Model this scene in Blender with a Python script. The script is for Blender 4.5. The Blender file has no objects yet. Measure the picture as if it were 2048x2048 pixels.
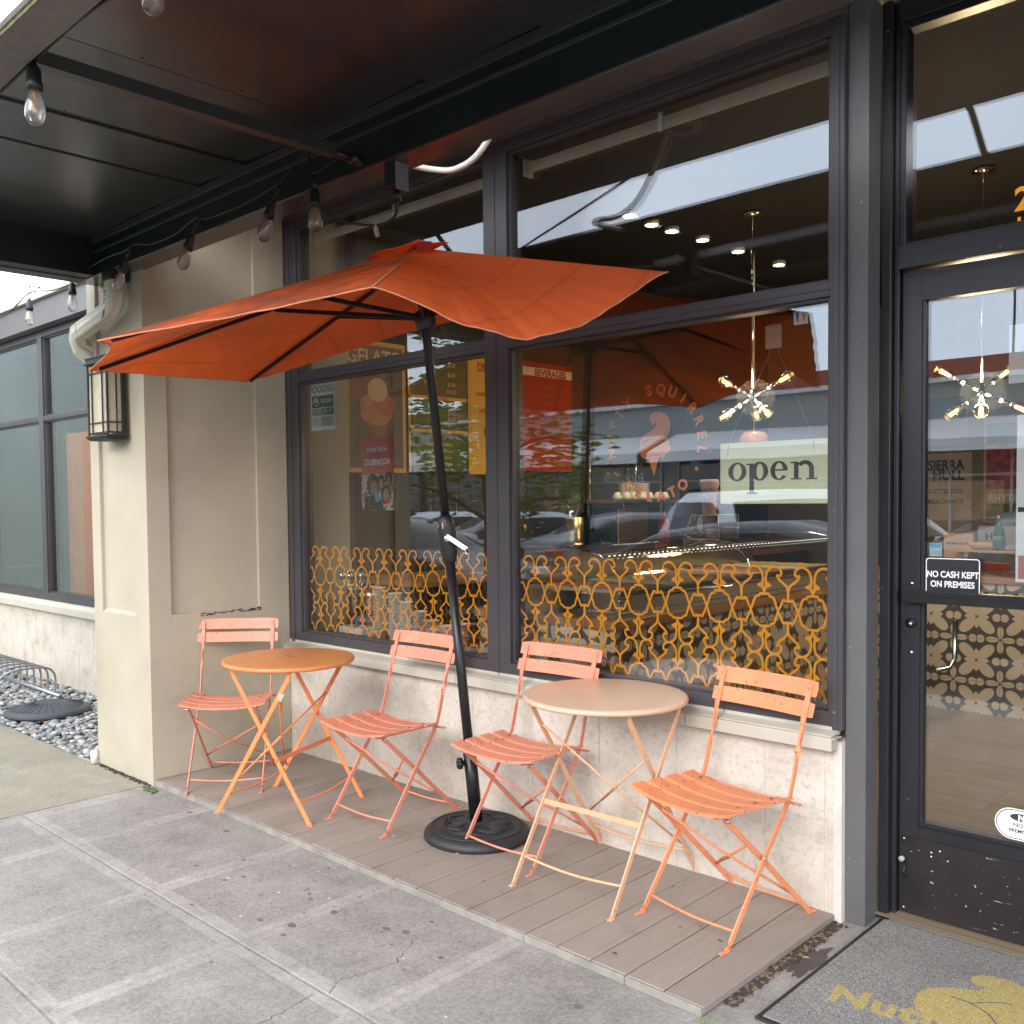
import bpy, bmesh, math, random
from mathutils import Vector, Matrix
R = math.radians
rnd = random.Random(7)
S = bpy.context.scene
COL = S.collection

# ------------------------------------------------------------------ camera
cam = bpy.data.objects.new("camera", bpy.data.cameras.new("camera"))
COL.objects.link(cam)
yaw, pit, rol = R(44.743), R(2.291), R(-0.636)
fw = Vector((-math.sin(yaw)*math.cos(pit), math.cos(yaw)*math.cos(pit), -math.sin(pit)))
r0 = Vector((math.cos(yaw), math.sin(yaw), 0)); u0 = r0.cross(fw)
r1 = math.cos(rol)*r0 + math.sin(rol)*u0
u1 = -math.sin(rol)*r0 + math.cos(rol)*u0
mw = Matrix((r1, u1, -fw)).transposed().to_4x4(); mw.translation = Vector((1.5384, -3.4378, 1.56))
cam.matrix_world = mw
cam.data.sensor_width = 36; cam.data.lens = 36*1920.9069/2048
cam.data.shift_x = 70.77/2048; cam.data.shift_y = 52.35/2048
cam.data.clip_start = 0.05; cam.data.clip_end = 500
S.camera = cam

# ------------------------------------------------------------------ world, sun, exposure
SUN_EL, SUN_AZ = 26, 164      # azimuth from +y, clockwise: broad hazy light from the street side
w = bpy.data.worlds.new("World"); S.world = w; w.use_nodes = True
nt = w.node_tree; nt.nodes.clear()
sky = nt.nodes.new("ShaderNodeTexSky"); sky.sky_type = 'NISHITA'; sky.sun_disc = False
sky.sun_elevation = R(SUN_EL); sky.sun_rotation = R(SUN_AZ); sky.air_density = 1.0; sky.dust_density = 2.5
tc = nt.nodes.new("ShaderNodeTexCoord")
nz = nt.nodes.new("ShaderNodeTexNoise"); nz.inputs['Scale'].default_value = 2.2; nz.inputs['Detail'].default_value = 5
nt.links.new(tc.outputs['Generated'], nz.inputs['Vector'])
cr = nt.nodes.new("ShaderNodeValToRGB")
cr.color_ramp.elements[0].position = .3; cr.color_ramp.elements[0].color = (17.5, 19.2, 22.5, 1)
cr.color_ramp.elements[1].position = .7; cr.color_ramp.elements[1].color = (23.0, 24.0, 26.0, 1)
nt.links.new(nz.outputs['Fac'], cr.inputs['Fac'])
mx = nt.nodes.new("ShaderNodeMix"); mx.data_type = 'RGBA'; mx.inputs['Factor'].default_value = .85
nt.links.new(sky.outputs['Color'], mx.inputs['A']); nt.links.new(cr.outputs['Color'], mx.inputs['B'])
bg = nt.nodes.new("ShaderNodeBackground"); bg.inputs['Strength'].default_value = .1
wo = nt.nodes.new("ShaderNodeOutputWorld")
nt.links.new(mx.outputs['Result'], bg.inputs['Color']); nt.links.new(bg.outputs[0], wo.inputs['Surface'])

sl = bpy.data.lights.new("sun", 'SUN'); sl.energy = 1.05; sl.angle = R(26); sl.color = (1.0, .965, .92)
so = bpy.data.objects.new("sun", sl); COL.objects.link(so)
sd = Vector((math.sin(R(SUN_AZ))*math.cos(R(SUN_EL)), math.cos(R(SUN_AZ))*math.cos(R(SUN_EL)), math.sin(R(SUN_EL))))
so.rotation_euler = sd.to_track_quat('Z', 'Y').to_euler()
so.location = (-6, -6, 8)
S.view_settings.view_transform = 'Standard'; S.view_settings.look = 'None'
S.view_settings.exposure = 1.05; S.view_settings.gamma = 1
S.cycles.max_bounces = 12; S.cycles.transparent_max_bounces = 24; S.cycles.glossy_bounces = 5
S.cycles.diffuse_bounces = 4; S.cycles.sample_clamp_indirect = 6; S.cycles.use_denoising = True
S.cycles.caustics_reflective = False; S.cycles.caustics_refractive = False

# ------------------------------------------------------------------ material helpers
class NT:
    """tiny node-tree writer"""
    def __init__(s, name):
        s.m = bpy.data.materials.new(name); s.m.use_nodes = True
        s.t = s.m.node_tree; s.t.nodes.clear()
        s.out = s.t.nodes.new("ShaderNodeOutputMaterial")
    def n(s, typ, **kw):
        nd = s.t.nodes.new("ShaderNode"+typ)
        for k, v in kw.items(): setattr(nd, k, v)
        return nd
    def l(s, a, b): s.t.links.new(a, b)
    def put(s, sock, v):
        if hasattr(v, 'links'): s.l(v, sock)
        else: sock.default_value = v
    def math(s, op, a, b=0., c=0.):
        nd = s.n("Math", operation=op); s.put(nd.inputs[0], a); s.put(nd.inputs[1], b); s.put(nd.inputs[2], c)
        return nd.outputs[0]
    def mix(s, f, a, b):
        nd = s.n("Mix", data_type='RGBA'); s.put(nd.inputs['Factor'], f); s.put(nd.inputs['A'], a); s.put(nd.inputs['B'], b)
        return nd.outputs['Result']
    def obj(s): return s.n("TexCoord").outputs['Object']
    def xyz(s):
        g = s.n("NewGeometry"); p = s.n("SeparateXYZ"); s.l(g.outputs['Position'], p.inputs[0]); return p.outputs, g.outputs['Position']
    def noise(s, vec, scale, detail=4, rough=.6, stretch=None, dist=0):
        if stretch:
            mp = s.n("Mapping"); mp.inputs['Scale'].default_value = stretch; s.l(vec, mp.inputs[0]); vec = mp.outputs[0]
        nd = s.n("TexNoise"); nd.inputs['Scale'].default_value = scale; nd.inputs['Detail'].default_value = detail
        nd.inputs['Roughness'].default_value = rough; nd.inputs['Distortion'].default_value = dist
        s.l(vec, nd.inputs['Vector']); return nd.outputs['Fac']
    def ramp(s, f, *st):
        nd = s.n("ValToRGB"); e = nd.color_ramp.elements
        while len(e) < len(st): e.new(.5)
        for i, (p, c) in enumerate(st):
            e[i].position = p; e[i].color = (c, c, c, 1) if isinstance(c, (int, float)) else (*c, 1)
        s.l(f, nd.inputs[0]); return nd.outputs[0]
    def bump(s, h, strength=.3, dist=.01, normal=None):
        nd = s.n("Bump"); nd.inputs['Strength'].default_value = strength; nd.inputs['Distance'].default_value = dist
        s.l(h, nd.inputs['Height'])
        if normal: s.l(normal, nd.inputs['Normal'])
        return nd.outputs[0]
    def bsdf(s, col, rough=.5, metal=0., normal=None, spec=.5, **kw):
        b = s.n("BsdfPrincipled"); s.put(b.inputs['Base Color'], (*col, 1) if isinstance(col, tuple) and len(col) == 3 else col)
        s.put(b.inputs['Roughness'], rough); s.put(b.inputs['Metallic'], metal); s.put(b.inputs['Specular IOR Level'], spec)
        if normal: s.l(normal, b.inputs['Normal'])
        for k, v in kw.items(): s.put(b.inputs[k], v)
        return b.outputs[0]
    def done(s, sh): s.l(sh, s.out.inputs['Surface']); return s.m

MATS = {}
def paint(name, col, rough=.5, metal=0., var=.12, scale=6., bump=.05, spec=.5, chips=None, dirt=0.):
    """paint / metal / plastic with a little tonal wear"""
    if name in MATS: return MATS[name]
    t = NT(name); o = t.obj()
    n1 = t.noise(o, scale, 6); n2 = t.noise(o, scale*14, 3)
    f = t.ramp(n1, (.3, 1-var), (.7, 1+var))
    c = t.n("Mix", data_type='RGBA', blend_type='MULTIPLY'); c.inputs['Factor'].default_value = 1
    c.inputs['A'].default_value = (*col, 1); t.l(f, c.inputs['B']); c = c.outputs['Result']
    if dirt:
        c = t.mix(t.math('MULTIPLY', t.ramp(t.noise(o, scale*.45, 8, .7), (.45, 0.), (.75, 1.)), dirt), c, (.10, .085, .065, 1))
    if chips:
        k = t.ramp(t.noise(o, chips[0], 5, .65), (chips[1], 0.), (chips[1]+.02, 1.))
        c = t.mix(k, c, (*chips[2], 1))
    r = t.math('ADD', rough-.06, t.math('MULTIPLY', n1, .12))
    nb = t.bump(n2, bump, .002) if bump else None
    MATS[name] = t.done(t.bsdf(c, r, metal, nb, spec)); return MATS[name]

def emis(name, col, st):
    if name in MATS: return MATS[name]
    t = NT(name); e = t.n("Emission"); e.inputs[0].default_value = (*col, 1); e.inputs[1].default_value = st
    MATS[name] = t.done(e.outputs[0]); return MATS[name]

def glass_mat(name, refl=2.0, tint=(.965, .98, .97), wave=.010, rough=0.):
    t = NT(name); o, pos = t.xyz()
    h = t.noise(pos, 1.6, 2, .5)
    nb = t.n("Bump"); nb.inputs['Strength'].default_value = 1.0; nb.inputs['Distance'].default_value = wave
    t.l(h, nb.inputs['Height'])
    fr = t.n("Fresnel"); fr.inputs['IOR'].default_value = 1.5
    f = t.math('MINIMUM', t.math('MULTIPLY', fr.outputs[0], refl), .95)
    tr = t.n("BsdfTransparent"); tr.inputs[0].default_value = (*tint, 1)
    gl = t.n("BsdfGlossy"); gl.inputs['Roughness'].default_value = rough; t.l(nb.outputs[0], gl.inputs['Normal'])
    gl.inputs['Color'].default_value = (.88, .94, 1, 1)
    m = t.n("MixShader"); t.l(f, m.inputs[0]); t.l(tr.outputs[0], m.inputs[1]); t.l(gl.outputs[0], m.inputs[2])
    MATS[name] = t.done(m.outputs[0]); return MATS[name]
GLASS = glass_mat("window glass", 2.2, wave=.0004)
GLASS2 = glass_mat("small glass", 1.6, (.95, .96, .95), wave=0.0)

def concrete(name, base, lines_x=(), lines_y=(), warm=0., dark_gap=(), spots=True, ylim=None):
    t = NT(name); p, pos = t.xyz()
    big = t.noise(pos, .9, 5, .6); med = t.noise(pos, 7, 6, .65); fine = t.noise(pos, 85, 6, .85); streak = t.noise(pos, 10, 5, .6, (1, .18, 1))
    v = t.math('ADD', .50, t.math('MULTIPLY', big, .62))
    v = t.math('ADD', v, t.math('MULTIPLY', t.math('SUBTRACT', med, .5), .55))
    v = t.math('ADD', v, t.math('MULTIPLY', t.math('SUBTRACT', streak, .5), .22))
    v = t.math('ADD', v, t.math('MULTIPLY', t.math('SUBTRACT', fine, .5), 1.9))
    wob = t.math('MULTIPLY', t.math('SUBTRACT', t.noise(pos, 5, 4), .5), .012)
    band = None; groove = None
    def add(acc, m): return m if acc is None else t.math('MAXIMUM', acc, m)
    for ax, lst in ((0, lines_x), (1, lines_y)):
        for c, hw, amt in lst:
            d = t.math('ABSOLUTE', t.math('SUBTRACT', t.math('ADD', p[ax], wob), c))
            b = t.n("MapRange", interpolation_type='SMOOTHSTEP'); t.l(d, b.inputs[0])
            b.inputs[1].default_value = hw; b.inputs[2].default_value = hw+.012; b.inputs[3].default_value = amt; b.inputs[4].default_value = 0
            band = add(band, b.outputs[0])
            g = t.n("MapRange"); t.l(d, g.inputs[0]); g.inputs[1].default_value = .003; g.inputs[2].default_value = .009
            g.inputs[3].default_value = 1; g.inputs[4].default_value = 0
            groove = add(groove, g.outputs[0])
    fineb = t.math('MULTIPLY', fine, .5)
    hgt = fineb
    if band is not None:
        wear = t.ramp(t.noise(pos, 3.1, 5, .7), (.38, .15), (.62, 1.))
        v = t.math('ADD', v, t.math('MULTIPLY', t.math('MULTIPLY', band, wear), .27))
        v = t.math('SUBTRACT', v, t.math('MULTIPLY', groove, .05))
        hgt = t.math('SUBTRACT', t.math('ADD', fineb, t.math('MULTIPLY', band, -.3)), t.math('MULTIPLY', groove, .8))
    for c in dark_gap:
        d = t.math('ABSOLUTE', t.math('SUBTRACT', t.math('ADD', p[0], wob), c))
        g = t.n("MapRange"); t.l(d, g.inputs[0]); g.inputs[1].default_value = .003; g.inputs[2].default_value = .012
        g.inputs[3].default_value = 1; g.inputs[4].default_value = 0
        v = t.math('SUBTRACT', v, t.math('MULTIPLY', g.outputs[0], .7))
    c = t.n("Mix", data_type='RGBA', blend_type='MULTIPLY'); c.inputs['Factor'].default_value = 1
    c.inputs['A'].default_value = (*base, 1); t.l(v, c.inputs['B']); c = c.outputs['Result']
    if warm: c = t.mix(t.math('MULTIPLY', t.ramp(t.noise(pos, 2.3, 6, .7), (.4, 0.), (.65, 1.)), warm), c, (.30, .245, .15, 1))
    if spots:
        vo = t.n("TexVoronoi"); vo.inputs['Scale'].default_value = 3.3; vo.inputs['Randomness'].default_value = 1
        wv = t.n("Mix", data_type='RGBA'); wv.inputs['Factor'].default_value = .06; t.l(pos, wv.inputs['A'])
        nn = t.n("TexNoise"); nn.inputs['Scale'].default_value = 14; t.l(pos, nn.inputs['Vector']); t.l(nn.outputs['Color'], wv.inputs['B'])
        t.l(wv.outputs['Result'], vo.inputs['Vector'])
        sp = t.ramp(vo.outputs['Distance'], (.045, 1.), (.075, 0.))
        gate = t.ramp(t.noise(pos, 1.7, 2), (.5, 0.), (.56, 1.))
        c = t.mix(t.math('MULTIPLY', t.math('MULTIPLY', sp, gate), .45), c, (.07, .06, .055, 1))
        vo2 = t.n("TexVoronoi"); vo2.inputs['Scale'].default_value = 7.0; t.l(pos, vo2.inputs['Vector'])
        wsp = t.ramp(vo2.outputs['Distance'], (.03, 1.), (.045, 0.))
        c = t.mix(t.math('MULTIPLY', wsp, .35), c, (.6, .6, .57, 1))
    nb = t.bump(hgt, .55, .006)
    return t.done(t.bsdf(c, .85, 0, nb, .3))

# ------------------------------------------------------------------ geometry helpers
class MB:
    def __init__(s): s.v = []; s.f = []; s.mi = []; s.smooth = []
    def add(s, vs, fs, mi=0, sm=False):
        b = len(s.v); s.v += [tuple(v) for v in vs]
        for f in fs: s.f.append([i+b for i in f]); s.mi.append(mi); s.smooth.append(sm)
        return s
    def box(s, x0, x1, y0, y1, z0, z1, mi=0, M=None):
        vs = [(x, y, z) for z in (z0, z1) for y in (y0, y1) for x in (x0, x1)]
        if M: vs = [M @ Vector(v) for v in vs]
        return s.add(vs, [(0, 2, 3, 1), (4, 5, 7, 6), (0, 1, 5, 4), (2, 6, 7, 3), (0, 4, 6, 2), (1, 3, 7, 5)], mi)
    def tube(s, pts, r, n=10, mi=0, caps=True, ry=None, sm=True, close=False, up=None):
        pts = [Vector(p) for p in pts]; N = len(pts); rings = []; prev = None
        for i, p in enumerate(pts):
            if close: d = pts[(i+1) % N]-pts[i-1]
            else: d = (pts[min(i+1, N-1)]-pts[max(i-1, 0)])
            d.normalize()
            ref = Vector(up) if up else (prev if prev else (Vector((0, 0, 1)) if abs(d.z) < .9 else Vector((1, 0, 0))))
            a = (ref - d*ref.dot(d)); a = a.normalized() if a.length > 1e-6 else d.orthogonal().normalized()
            prev = a; b = d.cross(a)
            rr = r[i] if isinstance(r, (list, tuple)) else r
            rb = (ry[i] if isinstance(ry, (list, tuple)) else ry) if ry is not None else rr
            rings.append([p + a*rr*math.cos(2*math.pi*k/n) + b*rb*math.sin(2*math.pi*k/n) for k in range(n)])
        vs = [v for rg in rings for v in rg]; fs = []
        for i in range(N if close else N-1):
            j = (i+1) % N
            for k in range(n): fs.append((i*n+k, i*n+(k+1) % n, j*n+(k+1) % n, j*n+k))
        if caps and not close: fs += [tuple(range(n))[::-1], tuple((N-1)*n+k for k in range(n))]
        return s.add(vs, fs, mi, sm)
    def flat(s, pts, w, t, up, mi=0):
        """rectangular bar swept along pts: width w along `up`-perp, thickness t"""
        pts = [Vector(p) for p in pts]; N = len(pts); vs = []
        for i, p in enumerate(pts):
            d = (pts[min(i+1, N-1)]-pts[max(i-1, 0)]).normalized()
            uu = Vector(up[i] if isinstance(up, list) else up); a = (uu-d*uu.dot(d)).normalized(); b = d.cross(a)
            for sx, sy in ((-1, -1), (1, -1), (1, 1), (-1, 1)): vs.append(p+b*w/2*sx+a*t/2*sy)
        fs = [(3, 2, 1, 0), tuple((N-1)*4+k for k in range(4))]
        for i in range(N-1):
            for k in range(4): fs.append((i*4+k, i*4+(k+1) % 4, (i+1)*4+(k+1) % 4, (i+1)*4+k))
        return s.add(vs, fs, mi)
    def lathe(s, prof, c=(0, 0, 0), n=24, mi=0, sm=True, M=None):
        vs = []; fs = []
        for r, z in prof:
            for k in range(n):
                a = 2*math.pi*k/n; v = Vector((r*math.cos(a), r*math.sin(a), z))
                vs.append((M @ v) if M else v+Vector(c))
        for i in range(len(prof)-1):
            for k in range(n): fs.append((i*n+k, i*n+(k+1) % n, (i+1)*n+(k+1) % n, (i+1)*n+k))
        if prof[0][0] > 1e-4: fs.append(tuple(range(n))[::-1])
        if prof[-1][0] > 1e-4: fs.append(tuple((len(prof)-1)*n+k for k in range(n)))
        return s.add(vs, fs, mi, sm)
    def prism(s, poly, axis, a, b, mi=0):
        """extrude 2D polygon (other two axes in order) from a to b along axis"""
        def mk(p, t):
            return {'x': (t, p[0], p[1]), 'y': (p[0], t, p[1]), 'z': (p[0], p[1], t)}[axis]
        n = len(poly); vs = [mk(p, a) for p in poly]+[mk(p, b) for p in poly]
        fs = [tuple(range(n))[::-1], tuple(range(n, 2*n))]+[(i, (i+1) % n, n+(i+1) % n, n+i) for i in range(n)]
        return s.add(vs, fs, mi)
    def quad(s, a, b, c, d, mi=0): return s.add([a, b, c, d], [(0, 1, 2, 3)], mi)
    def build(s, name, mats, parent=None, bevel=0, seg=2, solid=0, sub=0, recalc=True):
        me = bpy.data.meshes.new(name); me.from_pydata(s.v, [], s.f)
        mats = mats if isinstance(mats, (list, tuple)) else [mats]
        for m in mats: me.materials.append(m)
        for p, mi, sm in zip(me.polygons, s.mi, s.smooth): p.material_index = mi; p.use_smooth = sm
        if recalc:
            bm = bmesh.new(); bm.from_mesh(me); bmesh.ops.recalc_face_normals(bm, faces=bm.faces); bm.to_mesh(me); bm.free()
        o = bpy.data.objects.new(name, me); COL.objects.link(o)
        if parent: o.parent = parent
        if solid: md = o.modifiers.new("solid", 'SOLIDIFY'); md.thickness = solid; md.offset = 0
        if bevel:
            md = o.modifiers.new("bevel", 'BEVEL'); md.width = bevel; md.segments = seg; md.limit_method = 'ANGLE'; md.angle_limit = R(40)
            md.harden_normals = False
        if sub: md = o.modifiers.new("sub", 'SUBSURF'); md.levels = sub; md.render_levels = sub
        return o

def tag(o, label=None, cat=None, group=None, kind=None):
    for k, v in (('label', label), ('category', cat), ('group', group), ('kind', kind)):
        if v: o[k] = v
    return o
def thing(name, label, cat, loc=(0, 0, 0), rz=0, group=None):
    o = bpy.data.objects.new(name, None); COL.objects.link(o); o.empty_display_size = .1
    o.location = loc; o.rotation_euler = (0, 0, rz); return tag(o, label, cat, group)
def kids(o): return [c for c in o.children]
def copy_tree(o, parent=None):
    c = o.copy(); COL.objects.link(c)
    if parent: c.parent = parent
    for ch in kids(o): copy_tree(ch, c)
    return c
def dup(o, loc, rz=None, label=None):
    c = copy_tree(o); c.location = loc
    if rz is not None: c.rotation_euler = (0, 0, rz)
    if label: c['label'] = label
    return c

def catpts(P, n=8):
    P = [Vector(p) for p in P]; out = []
    for i in range(len(P)-1):
        p0, p1, p2, p3 = P[max(i-1, 0)], P[i], P[i+1], P[min(i+2, len(P)-1)]
        for k in range(n):
            t_ = k/n; out.append(.5*((2*p1)+(p2-p0)*t_+(2*p0-5*p1+4*p2-p3)*t_*t_+(3*p1-p0-3*p2+p3)*t_**3))
    return out+[P[-1]]
def text(name, body, size, mat, parent=None, loc=(0, 0, 0), rot=(math.pi/2, 0, 0), ext=.0006, bold=0., align='CENTER', sx=1., space=1., shear=0., M=None):
    cu = bpy.data.curves.new(name, 'FONT'); cu.body = body; cu.size = size; cu.align_x = align; cu.extrude = ext
    cu.offset = bold; cu.space_character = space; cu.shear = shear; cu.resolution_u = 4; cu.space_line = .95
    tmp = bpy.data.objects.new("tmp", cu); COL.objects.link(tmp)
    dg = bpy.context.evaluated_depsgraph_get(); dg.update()
    me = bpy.data.meshes.new_from_object(tmp.evaluated_get(dg)); me.name = name
    bpy.data.objects.remove(tmp)
    me.transform(Matrix.Diagonal((sx, 1, 1, 1)))
    me.materials.clear(); me.materials.append(mat)
    o = bpy.data.objects.new(name, me); COL.objects.link(o)
    o.location = loc; o.rotation_euler = rot
    if parent: o.parent = parent
    return o
def textmesh_join(name, items, mat, parent):
    """several lettering bits as ONE mesh; items: (body,size,(x,z),rot_in_plane,bold,sx) on a plane facing -y"""
    bm = bmesh.new()
    for body, size, (x, z), ang, bold, sx in items:
        o = text("t", body, size, mat, None, (0, 0, 0), (0, 0, 0), .0004, bold, 'CENTER', sx)
        me = o.data; me.transform(Matrix.Translation((x, 0, z)) @ Matrix.Rotation(R(90), 4, 'X') @ Matrix.Rotation(ang, 4, 'Z'))
        bm.from_mesh(me); bpy.data.objects.remove(o)
    me = bpy.data.meshes.new(name); bm.to_mesh(me); bm.free(); me.materials.append(mat)
    o = bpy.data.objects.new(name, me); COL.objects.link(o); o.parent = parent; return o

# ------------------------------------------------------------------ shared materials
FRAME = paint("dark bronze frame", (.060, .055, .060), .38, .0, .10, 3, .03, .5, chips=(48, .69, (.24, .23, .22)))
FRAMED = paint("black door metal", (.018, .018, .022), .30, .0, .15, 3, .03, .5, chips=(48, .70, (.25, .25, .25)))
CREAM = paint("cream wall paint", (.48, .43, .325), .62, 0, .07, 2.2, .6, .3, chips=(34, .69, (.25, .2, .15)), dirt=.22)
SILLM = paint("sill paint", (.50, .47, .39), .5, 0, .05, 3, .1, .4, dirt=.12)
BLACK = paint("black plastic", (.012, .012, .013), .45, 0, .1, 10, .05)
BLACKM = paint("black metal", (.015, .015, .017), .35, .3, .15, 8, .03)
WHITE = paint("white plastic", (.78, .78, .76), .4, 0, .04, 8, .02)
STEEL = paint("stainless steel", (.62, .62, .60), .22, 1, .08, 6, .02)
CHROME = paint("chrome", (.8, .8, .8), .08, 1, .03, 6, 0)
SALMON = paint("salmon chair enamel", (.70, .26, .165), .45, 0, .10, 5, .04, .45, chips=(60, .635, (.22, .10, .06)))
SALMON2 = paint("orange chair enamel", (.76, .27, .125), .45, 0, .10, 5, .04, .45, chips=(60, .635, (.22, .10, .06)))
TORANGE = paint("orange table enamel", (.62, .24, .08), .36, 0, .08, 5, .03, .5, chips=(110, .65, (.16, .07, .03)))
TLEG = paint("orange table leg enamel", (.82, .25, .085), .42, 0, .07, 5, .03, .5, chips=(65, .64, (.2, .1, .05)))
TTAN = paint("tan table enamel", (.66, .44, .30), .30, 0, .05, 3, .02, .5, chips=(80, .66, (.35, .22, .13)))
RED = paint("red plastic", (.5, .02, .03), .35, 0, .05, 8, .02)
CERAM = paint("cream ceramic", (.75, .72, .62), .25, 0, .04, 8, .01)
PAPERW = paint("white paper", (.92, .92, .89), .7, 0, .03, 8, .02)
DARKTXT = paint("dark ink", (.02, .02, .02), .6, 0, .05, 8, 0)
ORV = paint("orange vinyl", (.98, .37, .012), .5, 0, .08, 8, .02)
_t = NT("bulb glass"); _f = _t.n("Fresnel"); _f.inputs['IOR'].default_value = 1.5
_a = _t.n("BsdfTransparent"); _g = _t.n("BsdfGlossy"); _g.inputs['Roughness'].default_value = .05; _d = _t.n("BsdfTranslucent"); _d.inputs[0].default_value = (.85, .84, .80, 1)
_m = _t.n("MixShader"); _m.inputs[0].default_value = .5; _t.l(_a.outputs[0], _m.inputs[1]); _t.l(_d.outputs[0], _m.inputs[2])
_m2 = _t.n("MixShader"); _t.l(_t.math('MINIMUM', _t.math('MULTIPLY', _f.outputs[0], 2.5), .9), _m2.inputs[0]); _t.l(_m.outputs[0], _m2.inputs[1]); _t.l(_g.outputs[0], _m2.inputs[2])
BULBG = _t.done(_m2.outputs[0])

def wood(name, col, axis_stretch, rough=.6, sc=3.):
    t = NT(name); o = t.obj(); g = t.noise(o, sc, 8, .65, axis_stretch, .4); g2 = t.noise(o, sc*6, 6, .7, axis_stretch)
    v = t.math('ADD', .70, t.math('ADD', t.math('MULTIPLY', g, .35), t.math('MULTIPLY', g2, .25)))
    c = t.n("Mix", data_type='RGBA', blend_type='MULTIPLY'); c.inputs['Factor'].default_value = 1
    c.inputs['A'].default_value = (*col, 1); t.l(v, c.inputs['B'])
    nb = t.bump(g2, .25, .002)
    return t.done(t.bsdf(c.outputs['Result'], rough, 0, nb, .35))
WOODC = wood("counter wood", (.42, .20, .075), (.5, .06, 1), .3)

# ================================================================== GROUND
GZ = -.03
g_ = MB().quad((-120, -120, -.3), (120, -120, -.3), (120, 90, -.3), (-120, 90, -.3))
tag(g_.build("ground", paint("earth", (.13, .12, .10), .9, 0, .2, .3)), kind='structure')
GB = .065
side_mat = concrete("sidewalk concrete", (.335, .310, .276),
    lines_x=[(-2.95, .036, 1), (-2.15, .038, 1), (-1.49, .038, 1), (-.77, .036, 1), (-.02, .036, .6), (.75, .036, 1), (1.5, .036, 1), (2.3, .036, 1), (-3.50, .05, .9)],
    lines_y=[(-1.63, .052, 1), (-2.31, .05, 1), (-3.05, .05, 1)], dark_gap=(-3.575,))
m = MB().box(-3.575, 8, -3.9, .9, -.28, GZ); tag(m.build("sidewalk", side_mat), kind='structure')
warm_mat = concrete("old sidewalk concrete", (.335, .31, .25), lines_x=[(-4.62, .02, .2), (-6.4, .03, .3), (-8.2, .03, .3)], lines_y=[(-2.6, .03, .3)], warm=.45)
m = MB().box(-30, -3.58, -3.9, -.96, -.28, GZ-.002).box(-4.22, -3.58, -.96, .2, -.28, GZ-.004)
tag(m.build("old_sidewalk", warm_mat), kind='structure')
m = MB().box(-40, 30, -4.06, -3.905, -.28, GZ+.002); tag(m.build("kerb", concrete("kerb concrete", (.30, .29, .27), spots=False), bevel=.015), kind='structure')
asph = NT("asphalt"); p_, pos_ = asph.xyz()
v_ = asph.math('ADD', .03, asph.math('MULTIPLY', asph.noise(pos_, 90, 3, .7), .05)); v_ = asph.math('ADD', v_, asph.math('MULTIPLY', asph.noise(pos_, .7, 5), .03))
cc = asph.n("CombineColor"); [asph.l(v_, cc.inputs[i]) for i in range(3)]
asph_m = asph.done(asph.bsdf(cc.outputs[0], .85, 0, asph.bump(asph.noise(pos_, 120, 2), .4, .004)))
m = MB().quad((-60, -16, -.17), (60, -16, -.17), (60, -4.06, -.17), (-60, -4.06, -.17)); tag(m.build("road", asph_m), kind='structure')
m = MB()
for i in range(9):
    x = -14+i*2.9; m.box(x, x+.1, -15.6, -10.6, -.168, -.164)
tag(m.build("road_markings", paint("road paint", (.6, .6, .56), .7, 0, .2, 3)), kind='structure')
m = MB().box(-60, 60, -18.5, -16, -.28, -.03); tag(m.build("far_sidewalk", concrete("far concrete", (.33, .32, .30), spots=False)), kind='structure')

# pebbles in the planting bed
tag(MB().box(-12, -4.225, -.955, .02, -.28, -.075).build("gravel_bed", paint("bed soil", (.10, .09, .08), .9, 0, .3, 9)), kind='structure')
PEB = []
for nme, c in (("pebble grey", (.27, .27, .27)), ("pebble blue grey", (.22, .23, .235)), ("pebble pale", (.46, .45, .42)), ("pebble rust", (.30, .22, .17))):
    PEB.append(paint(nme, c, .7, 0, .25, 20, .2))
bm0 = bmesh.new(); bmesh.ops.create_icosphere(bm0, subdivisions=1, radius=1); bv = [v.co.copy() for v in bm0.verts]; bf = [[v.index for v in f.verts] for f in bm0.faces]; bm0.free()
m = MB()
for i in range(4200):
    x = -4.235-abs(rnd.random())**1.25*4.6; y = -.945+rnd.random()*.93
    s = rnd.uniform(.012, .026)*(1.15 if rnd.random() < .2 else 1); sz = s*rnd.uniform(.45, .7)
    M_ = Matrix.Translation((x, y, -.075+sz*.6+rnd.random()*.028)) @ Matrix.Rotation(rnd.random()*6.3, 4, 'Z') @ Matrix.Rotation(rnd.uniform(-.4, .4), 4, 'X') @ Matrix.Diagonal((s*rnd.uniform(1, 1.7), s, sz, 1))
    m.add([M_ @ (v*rnd.uniform(.92, 1.08)) for v in bv], bf, rnd.choice((0, 0, 0, 1, 1, 2, 2, 3) if rnd.random() < .7 else (0, 1, 2)), True)
tag(m.build("gravel", PEB, recalc=False), "grey river pebbles with rusty leaves filling the bed by the left shop wall", "gravel", kind='stuff')

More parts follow.
